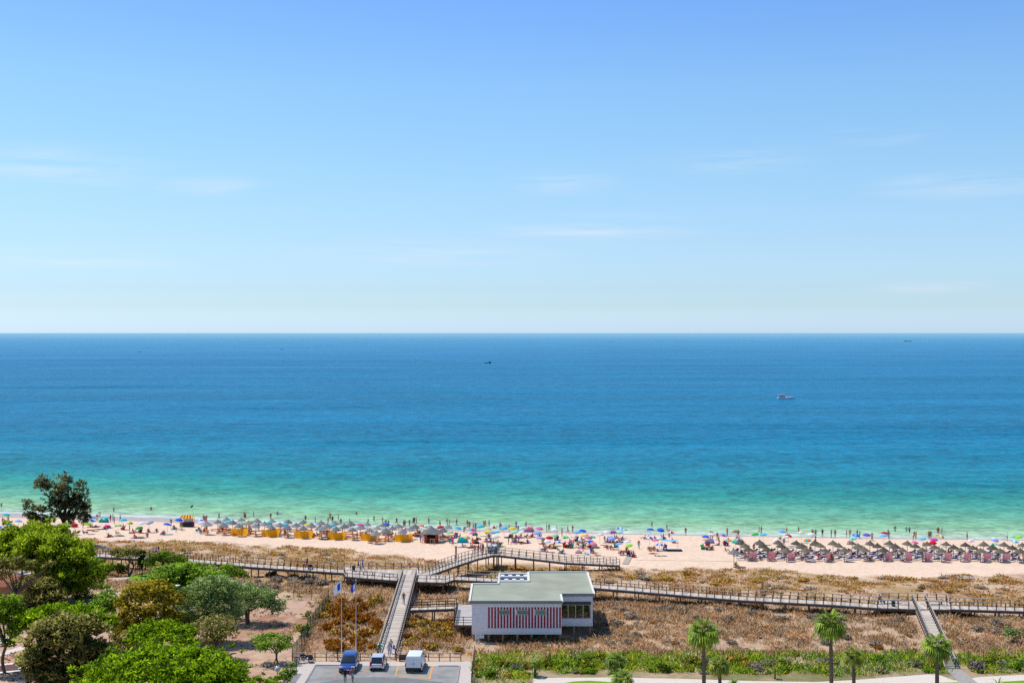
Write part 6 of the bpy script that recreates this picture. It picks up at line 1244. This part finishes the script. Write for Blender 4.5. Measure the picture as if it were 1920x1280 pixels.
def near_what(p):
    b = min(UMB, key=lambda u: (u[0] - p).length); d = (b[0] - p).length; c = min(THATCH, key=lambda u: (u[0] - p).length); d2 = (c[0] - p).length
    if d2 < min(d, 2.2): return 'under a silver thatched parasol' if c[1] else 'under a brown thatched parasol'
    if d < 3.2: return 'beside the ' + b[1].replace('-', ' and ', 1).split('-')[0] + ' umbrella'
    return 'on open sand'
rp = random.Random(21)
def rnd_g(): return rp.choice(['shorts', 'shorts', 'swim', 'bikini', 'shirt'])
def rnd_c(): return rp.choice(['red', 'navy', 'black', 'black', 'blue', 'turquoise', 'pink', 'orange', 'white', 'green', 'crimson', 'purple', 'grey', 'navy'])
def stander(px, py, pose=None, gar=None, colr=None, s=1.0, rz=None):
    g = gp(px, py); sd_ = float(shore(g.x)) - g.y; pose = pose or rp.choice(['stand', 'walk', 'arms', 'stand'])
    person(g, rp.uniform(-3.1, 3.1) if rz is None else rz, pose, gar or rnd_g(), colr or rnd_c(), 'at the waterline' if sd_ < 8 else near_what(g), s)
def wader(px, py, depth=.6, gar=None, colr=None, s=1.0):
    p = at_z(px, py, 0.0); p.z = -depth * s; person(p, rp.uniform(-3.1, 3.1), rp.choice(['stand', 'arms']), gar or rnd_g(), colr or rnd_c(), 'waist deep in the sea' if depth > .7 else 'knee deep in the sea', s)
for px, py, d in Z(0, 920, 6, [(15, 176, .75), (1280, 232, .6), (1700, 213, .85)]) + Z(320, 920, 6.4, [(883, 313, .45), (995, 312, .35), (1280, 285, .8), (1912, 330, .4)]) + Z(600, 940, 6.4, [(122, 205, .5), (220, 215, .45), (438, 160, .85), (577, 262, .5), (648, 233, .4)]) + Z(860, 960, 6.4, [(365, 160, .4)]) + Z(1120, 960, 6.4, [(835, 215, .4)]) + Z(1620, 970, 6.4, [(372, 165, .5), (510, 168, .6), (888, 178, .6)]): wader(px, py, d)
wader(320 + 900 / 6.4, 920 + 322 / 6.4, .35, s=.65)
ring = MB(); ring.tube([(.5 * math.cos(a), .5 * math.sin(a), .05) for a in np.linspace(0, 2 * math.pi, 19)], .14, 8, False); p = at_z(320 + 1303 / 6.4, 920 + 274 / 6.4, 0); o = ring.build('swim_ring', cmat('light blue'), None, p, True); tag(o, 'pale blue swim ring floating beside a bather', 'swim ring')
ST = Z(0, 920, 6, [(1093, 345), (1120, 312), (1243, 350), (1270, 345), (1285, 370), (1353, 355), (30, 388), (830, 418), (935, 418)]) + Z(320, 920, 6.4, [(5, 428), (395, 375), (412, 390), (430, 380), (580, 352), (890, 345), (1200, 352), (1618, 380), (1735, 398)])
ST += Z(600, 940, 6.4, [(250, 292), (150, 262), (97, 272), (355, 290), (750, 270), (822, 312), (920, 282), (1005, 312), (1020, 306), (1073, 306), (1117, 282), (1132, 276), (1157, 282), (1305, 282), (1525, 292), (1553, 302), (1640, 298), (1770, 322), (1793, 327), (1843, 327), (1868, 347), (790, 305), (1165, 400), (1440, 320)])
ST += Z(860, 960, 6.4, [(105, 182), (130, 200), (178, 195), (205, 226), (300, 190), (318, 186), (495, 210), (510, 226), (605, 240), (690, 200), (808, 202), (1057, 236), (1085, 236), (1178, 258), (1310, 260), (1368, 250), (650, 382), (685, 386), (720, 380)])
ST += Z(1120, 960, 6.4, [(655, 200), (1060, 277), (862, 300), (1360, 322), (1383, 332), (1440, 342), (1560, 287), (1690, 305)]) + Z(1360, 970, 6.4, [(22, 216), (405, 200), (432, 196), (735, 202), (880, 202), (1047, 236), (1083, 236), (1165, 232), (1272, 240), (1318, 242), (1455, 236), (1495, 237), (1583, 240), (1613, 257), (1760, 277)])
ST += Z(1620, 970, 6.4, [(95, 281), (545, 202), (590, 280), (605, 262), (625, 262), (780, 256), (800, 257), (890, 207), (935, 215), (1237, 272), (1718, 281), (290, 235), (298, 262)])
for a in ST: stander(a[0], a[1])
for px, py, pose, gar, colr in [(320 + 130 / 6.4, 920 + 478 / 6.4, 'stand', 'shorts', 'lime'), (600 + 1725 / 6.4, 940 + 372 / 6.4, 'bend', 'swim', 'black'), (600 + 1208 / 6.4, 940 + 492 / 6.4, 'stand', 'shirt', 'blue'), (600 + 668 / 6.4, 940 + 507 / 6.4, 'stand', 'shirt', 'white'), (600 + 1593 / 6.4, 940 + 526 / 6.4, 'walk', 'dress', 'magenta'), (600 + 1832 / 6.4, 940 + 540 / 6.4, 'walk', 'dress', 'orange'), (860 + 65 / 6.4, 960 + 240 / 6.4, 'bend', 'bikini', 'red'), (860 + 715 / 6.4, 960 + 232 / 6.4, 'bend', 'swim', 'purple'), (860 + 1240 / 6.4, 960 + 285 / 6.4, 'stand', 'bikini', 'white'), (860 + 600 / 6.4, 960 + 385 / 6.4, 'stand', 'dress', 'navy'), (860 + 1025 / 6.4, 960 + 412 / 6.4, 'walk', 'swim', 'green'), (860 + 1518 / 6.4, 960 + 443 / 6.4, 'bend', 'bikini', 'brown'), (1120 + 498 / 6.4, 960 + 440 / 6.4, 'stand', 'shorts', 'turquoise'), (1120 + 862 / 6.4, 960 + 300 / 6.4, 'stand', 'dress', 'red'), (1360 + 1120 / 6.4, 970 + 528 / 6.4, 'stand', 'dress', 'crimson'), (600 + 1345 / 6.4, 940 + 470 / 6.4, 'stand', 'shirt', 'pink')]: stander(px, py, pose, gar, colr)
stander(320 + 68 / 6.4, 920 + 500 / 6.4, 'walk', 'swim', 'salmon', .62)
# lifeguard on a chair
g = gp(1381, 1065); o = link('folding_chair', MB().box((0, 0, .42), (.5, .45, .05)).box((0, .24, .72), (.5, .05, .5)).box((-.22, -.2, .2), (.04, .04, .4)).box((.22, -.2, .2), (.04, .04, .4)).box((-.22, .2, .2), (.04, .04, .4)).box((.22, .2, .2), (.04, .04, .4)).mesh('folding_chair', cmat('red')), None, g, ); o.rotation_euler = (0, 0, R(60)); tag(o, 'red folding chair under the lone pale parasol', 'chair')
person(g, R(60), 'chair', 'shirt', 'lime', 'under the lone pale parasol', 1.0, 'lifeguards')
# people on the boardwalks and at the cars
def on_deck(px, py, z, rz, pose, gar, colr, where, s=1.0): return person(at_z(px, py, z), rz, pose, gar, colr, where, s, 'people on the boardwalk')
on_deck(757, 1133, 4.69, R(180), 'walk', 'shorts', 'teal', 'up the broad ramp')
on_deck(712, 1230, 4.12, R(180), 'walk', 'shirt', 'white', 'onto the broad ramp with a green backpack'); on_deck(733, 1224, 4.15, R(180), 'walk', 'shirt', 'grey blue', 'onto the broad ramp carrying a blue bag'); on_deck(730, 1231.5, 4.11, R(180), 'walk', 'dress', 'lavender', 'at the foot of the broad ramp')
bp_ = at_z(712, 1230, 4.12); o = MB().box((0, -.21, 1.2), (.34, .2, .48), 0, .85).build('backpack', mat('green_bag', (.01, .20, .08), .7, .2), None, bp_); tag(o, 'green backpack worn by the walker on the ramp', 'backpack')
bp_ = at_z(733, 1224, 4.15); o = MB().box((.34, .0, .72), (.22, .42, .40), 0, .8).build('beach_bag', mat('blue_bag', (.03, .10, .45), .7, .2), None, bp_); tag(o, 'blue beach bag hanging beside the ramp walker', 'bag')
h_ = at_z(730, 1231.5, 4.11); o = MB().lathe([(.001, 1.70), (.24, 1.68), (.25, 1.66), (.12, 1.69), (.11, 1.80), (.001, 1.82)], 14).build('straw_hat', mat('straw', (.50, .34, .14), .9), None, h_); tag(o, 'straw hat on the walker in the pale dress', 'hat')
on_deck(647, 1281, 4.06, R(180), 'walk', 'shirt', 'black', 'in front of the blue car'); on_deck(661, 1279.5, 4.06, R(170), 'walk', 'shorts', 'light blue', 'beside the blue car carrying a pink towel')
o = MB().box((.30, -.05, 1.05), (.12, .14, .55)).build('beach_towel', cmat('magenta'), None, at_z(661, 1279.5, 4.06)); o.rotation_euler = (0, 0, R(170)); tag(o, 'rolled pink towel carried by the person near the blue car', 'towel')
for px, py, rz, c, gr in ((287, 1041, 90, 'white', 'shirt'), (293, 1041.5, 90, 'pink', 'shirt'), (297.5, 1041.5, 80, 'black', 'shirt')): on_deck(px, py, 5.05, R(rz), 'walk', gr, c, 'on the long boardwalk behind the dark shrub')
on_deck(575, 1067, 5.13, R(-90), 'walk', 'shirt', 'crimson', 'pushing a stroller on the long boardwalk'); on_deck(576.5, 1064.5, 5.13, R(-90), 'walk', 'shirt', 'black', 'beside the stroller on the long boardwalk')
p = at_z(582, 1066.5, 5.13); t = empty('stroller', p, R(-90)); tag(t, 'black stroller pushed along the long boardwalk', 'stroller'); MB().box((0, -.0, .55), (.42, .7, .3), 0, .8).build('seat', BLK, t)
for x in (-.2, .2):
    for y in (-.28, .3): MB().tube([(x - .02, y, .1), (x + .02, y, .1)], .1, 8).build('wheel', WHEEL_T, t)
MB().tube([(-.18, .25, .5), (-.18, .55, 1.0), (.18, .55, 1.0), (.18, .25, .5)], .02, 6).build('handle', BLK, t)
on_deck(672, 1068.5, 5.19, R(90), 'walk', 'shirt', 'grey', 'on the crossing platform'); on_deck(680, 1069, 5.19, R(90), 'walk', 'dress', 'blue', 'on the crossing platform')
for px, py, c, gr, ps in ((890, 1040, 'orange', 'shirt', 'stand'), (897, 1039, 'crimson', 'shirt', 'stand'), (901, 1036, 'magenta', 'shirt', 'stand'), (904, 1035, 'navy', 'shirt', 'arms'), (906, 1038, 'brown', 'shirt', 'stand'), (913, 1035, 'red', 'shirt', 'stand'), (921, 1037, 'white', 'shirt', 'stand'), (933, 1037, 'teal', 'shirt', 'arms'), (936, 1034, 'grey', 'shorts', 'stand')): on_deck(px, py, 5.21, rp.uniform(-3, 3), ps, gr, c, 'at the top of the beach ramp')
# sitting and lying people, towels and chairs among the umbrellas
ru = random.Random(33); TOW = MB().box((0, 0, .03), (.9, 1.8, .02)); ntow = 0
for g, cn_ in UMB:
    for _ in range(2 if ru.random() < .45 else 1):
        x, y = g.x + ru.uniform(-1.3, 1.3), g.y + ru.uniform(-1.2, .7); p = onground(x, y)
        if float(shore(x)) - y < 3: continue
        pose = ru.choice(['sit', 'sit', 'sit', 'lie', 'chair']); q = person(p, ru.uniform(-3.1, 3.1), pose, ru.choice(['shorts', 'bikini', 'swim', 'shirt']), rnd_c(), near_what(p))
        if q and pose == 'chair':
            c_ = ru.choice(['blue', 'green', 'red', 'navy', 'teal']); o = link('beach_chair', MB().box((0, 0, .40), (.55, .5, .05)).bar((0, .24, .42), (0, .45, .95), .55, .05).box((-.25, 0, .2), (.04, .5, .4)).box((.25, 0, .2), (.04, .5, .4)).mesh('beach_chair', cmat(c_)), None, p); o.rotation_euler = q.rotation_euler; tag(o, c_ + ' low beach chair ' + near_what(p), 'chair', 'beach chairs', where='x')
        elif q and ntow < 90:
            ntow += 1; c_ = ru.choice(['red', 'blue', 'pink', 'turquoise', 'yellow', 'navy', 'white', 'orange', 'purple', 'green', 'cyan']); o = link('beach_towel', MB().box((0, 0, .03), (.9, 1.8, .02)).mesh('beach_towel', cmat(c_)), None, p); o.rotation_euler = (0, 0, q.rotation_euler[2]); tag(o, c_ + ' beach towel spread ' + near_what(p), 'towel', 'beach towels', where='x')
        if ru.random() < .3:
            c_ = ru.choice(['navy', 'black', 'red', 'blue', 'grey', 'magenta']); bpos = onground(x + ru.uniform(-.8, .8), y + ru.uniform(-.6, .6)); o = MB().box((0, 0, .17), (.45, .28, .34), ru.random() * 3, .8).build('beach_bag', cmat(c_), None, bpos); tag(o, c_ + ' beach bag ' + near_what(bpos), 'bag', 'beach bags', where='x')
for g, left, row in THATCH:
    if ru.random() < .45:
        x, y = g.x + ru.choice([-1, 1]) * (.78 if left else .95), g.y - .4; p = onground(x, y); p.z += .3 if ru.random() < .6 else 0
        person(p, ru.uniform(-.3, .3), 'lie' if p.z > float(T(x, y)) + .1 else 'sit', ru.choice(['shorts', 'bikini', 'swim']), rnd_c(), near_what(p))

# the rest of the crowd, past the first three hundred, as one mass
def crowd(n):
    rc = np.random.default_rng(77); names = ['red', 'navy', 'black', 'blue', 'turquoise', 'pink', 'orange', 'white', 'crimson']; mats = [mat('tanned_skin', (.36, .17, .095), .6), mat('dark_hair', (.03, .018, .012), .7)] + [cmat(c) for c in names]
    Vs, Fs, Mi = [], [], []; off = 0; places = [t_[0] for t_ in THATCH for _ in (0, 1)] + [u_[0] for u_ in UMB]
    for i in rc.permutation(len(places))[:n]:
        g = places[i]; me = person_mesh(['sit', 'sit', 'lie', 'chair', 'stand'][rc.integers(0, 5)], ['shorts', 'bikini', 'swim'][rc.integers(0, 3)]); x, y = g.x + rc.uniform(-1.5, 1.5), g.y + rc.uniform(-.6, 1.8)
        if float(shore(x)) - y < 4: continue
        v = np.zeros(len(me.vertices) * 3, np.float32); me.vertices.foreach_get('co', v); v = v.reshape(-1, 3); a = rc.uniform(0, 6.28); ca, sa = math.cos(a), math.sin(a)
        Vs.append(np.stack([v[:, 0] * ca - v[:, 1] * sa + x, v[:, 0] * sa + v[:, 1] * ca + y, v[:, 2] + float(T(x, y))], 1)); k = int(rc.integers(0, len(names)))
        for p in me.polygons: Fs.append([q + off for q in p.vertices]); Mi.append({0: 0, 1: 1, 2: 2 + k, 3: 4}[p.material_index])
        off += len(v)
    me = bpy.data.meshes.new('crowd'); me.from_pydata(np.concatenate(Vs).tolist(), [], Fs); [me.materials.append(m) for m in mats]; me.polygons.foreach_set('material_index', Mi); me.polygons.foreach_set('use_smooth', [True] * len(Fs)); o = link('crowd', me); tag(o, kind='stuff'); o['label'] = 'rest of the sunbathing crowd between the parasols'
crowd(130)

# ---------------------------------------------------------------- boats
def boat(label, px, py, ln, hullc, deckc, cabc, cab, flip=1, roofc=None, mast=False, name='fishing_boat', cat='boat'):
    p = at_z(px, py, 0.0); t = empty(name, p, 0 if flip > 0 else R(180)); tag(t, label, cat); w2 = ln * .15; mb = MB(); n = 9
    for i in range(n):
        u = i / (n - 1); x = (u - .5) * ln; k = 1 - max(0, (u - .55) / .45) ** 2; sh = .09 * ln * (.75 + .55 * max(0, u - .4)); wd = w2 * (.75 + .25 * min(1, u * 4)) * max(.03, k)
        mb.v += [(x, -wd, sh), (x, -wd * .7, -.2), (x, wd * .7, -.2), (x, wd, sh), (x, wd * .85, sh * .8), (x, -wd * .85, sh * .8)]
    for i in range(n - 1):
        for k in range(6): a = i * 6; mb.f.append((a + k, a + (k + 1) % 6, a + 6 + (k + 1) % 6, a + 6 + k)); mb.m.append(1 if k == 4 else 0)
    mb.f.append(tuple(reversed(range(6)))); mb.m.append(0); me = mb.mesh('hull', [hullc, deckc]); bm = bmesh.new(); bm.from_mesh(me); bmesh.ops.recalc_face_normals(bm, faces=bm.faces); bm.to_mesh(me); bm.free(); link('hull', me, t)
    x0, x1, h = cab; z0 = .07 * ln; MB().box(((x0 + x1) / 2 * ln, 0, z0 + h * ln / 2), ((x1 - x0) * ln, w2 * 1.3, h * ln), 0, .93).build('cabin', cabc, t)
    MB().box(((x0 + x1) / 2 * ln, 0, z0 + h * ln + .012 * ln), ((x1 - x0) * ln * 1.25, w2 * 1.5, .022 * ln)).build('roof', roofc or cabc, t)
    if mast: MB().tube([(ln * .05, 0, z0), (ln * .05, 0, ln * .34)], .012 * ln, 6).build('mast', cabc, t)
    return t
bw = mat('boat_white', (.75, .77, .80), .5); bb_ = mat('boat_blue', (.50, .64, .80), .5); bd = mat('boat_dark', (.02, .025, .06), .6); bo = mat('boat_orange', (.80, .40, .32), .6); bdk = mat('boat_deck', (.45, .40, .34), .7, .3)
t = boat('blue and white fishing boat with an orange cabin roof', 1474.5, 747, 11.0, bb_, bw, mat('cabin_grey', (.42, .36, .42), .6, .5, 2), (-.42, -.10, .13), 1, bo, True)
p0 = MB()
for k in range(7): p0.box((.2 + k * .55, (-1) ** k * .4, 1.05), (.5, .5, .4 + .1 * (k % 3)))
p0.build('crates', mat('crate_mix', (.68, .60, .56), .8, .4, 3), t)
boat('dark navy trawler alone far out on the water', 914.5, 681, 9.5, bd, bd, bd, (-.44, -.16, .16), -1, bd, True); boat('tiny pale motor boat beyond the bathers', 782, 674, 5.2, bw, bw, bw, (-.2, .1, .10), 1, bw)
boat('tiny dark boat near the horizon, the westernmost one', 261.5, 660, 5.8, bd, bd, bd, (.05, .3, .12), 1); boat('tiny dark boat near the horizon left of the trawler', 527.5, 655, 6.5, bd, bd, bd, (-.1, .3, .12), 1)
boat('long dark cargo ship with white superstructure on the horizon', 1702, 640, 33, bd, bd, bw, (-.38, -.22, .12), -1, bw, False, 'cargo_ship', 'ship')
# loungers under the pines
for px, py in ((30, 1083), (48, 1080), (50, 1092), (4, 1202), (6, 1210), (38, 1076)):
    o = link('garden_lounger', lounger_mesh('garden_lounger', mat('grey_cushion', (.45, .47, .50), .8), mat('white_frame', (.72, .72, .72), .5)), None, at_z(px, py, 4.06)); o.rotation_euler = (0, 0, R(90 + px)); tag(o, 'grey lounger on the garden lawn under the pines', 'sun lounger', 'garden loungers', where='x')

# ---------------------------------------------------------------- labels: what look and place leave alike is told apart by its order across the view
ONES = ['', 'first', 'second', 'third', 'fourth', 'fifth', 'sixth', 'seventh', 'eighth', 'ninth', 'tenth', 'eleventh', 'twelfth', 'thirteenth', 'fourteenth', 'fifteenth', 'sixteenth', 'seventeenth', 'eighteenth', 'nineteenth']
TENS = ['', '', 'twent', 'thirt', 'fort', 'fift', 'sixt', 'sevent', 'eight', 'ninet']
def nth(n):
    if n < 20: return ONES[n]
    if n < 100: return TENS[n // 10] + ('ieth' if n % 10 == 0 else 'y-' + ONES[n % 10])
    return 'hundredth' if n == 100 else 'hundred-and-' + nth(n - 100)
def finish_labels():
    by = {}
    for o, lab, _ in REG: by.setdefault(lab, []).append(o)
    for lab, os_ in by.items():
        if len(os_) == 1: continue
        os_.sort(key=lambda o: to_px(o.location)[0])
        for i, o in enumerate(os_): o['label'] = lab + ', ' + nth(i + 1) + ' from the left'
finish_labels()
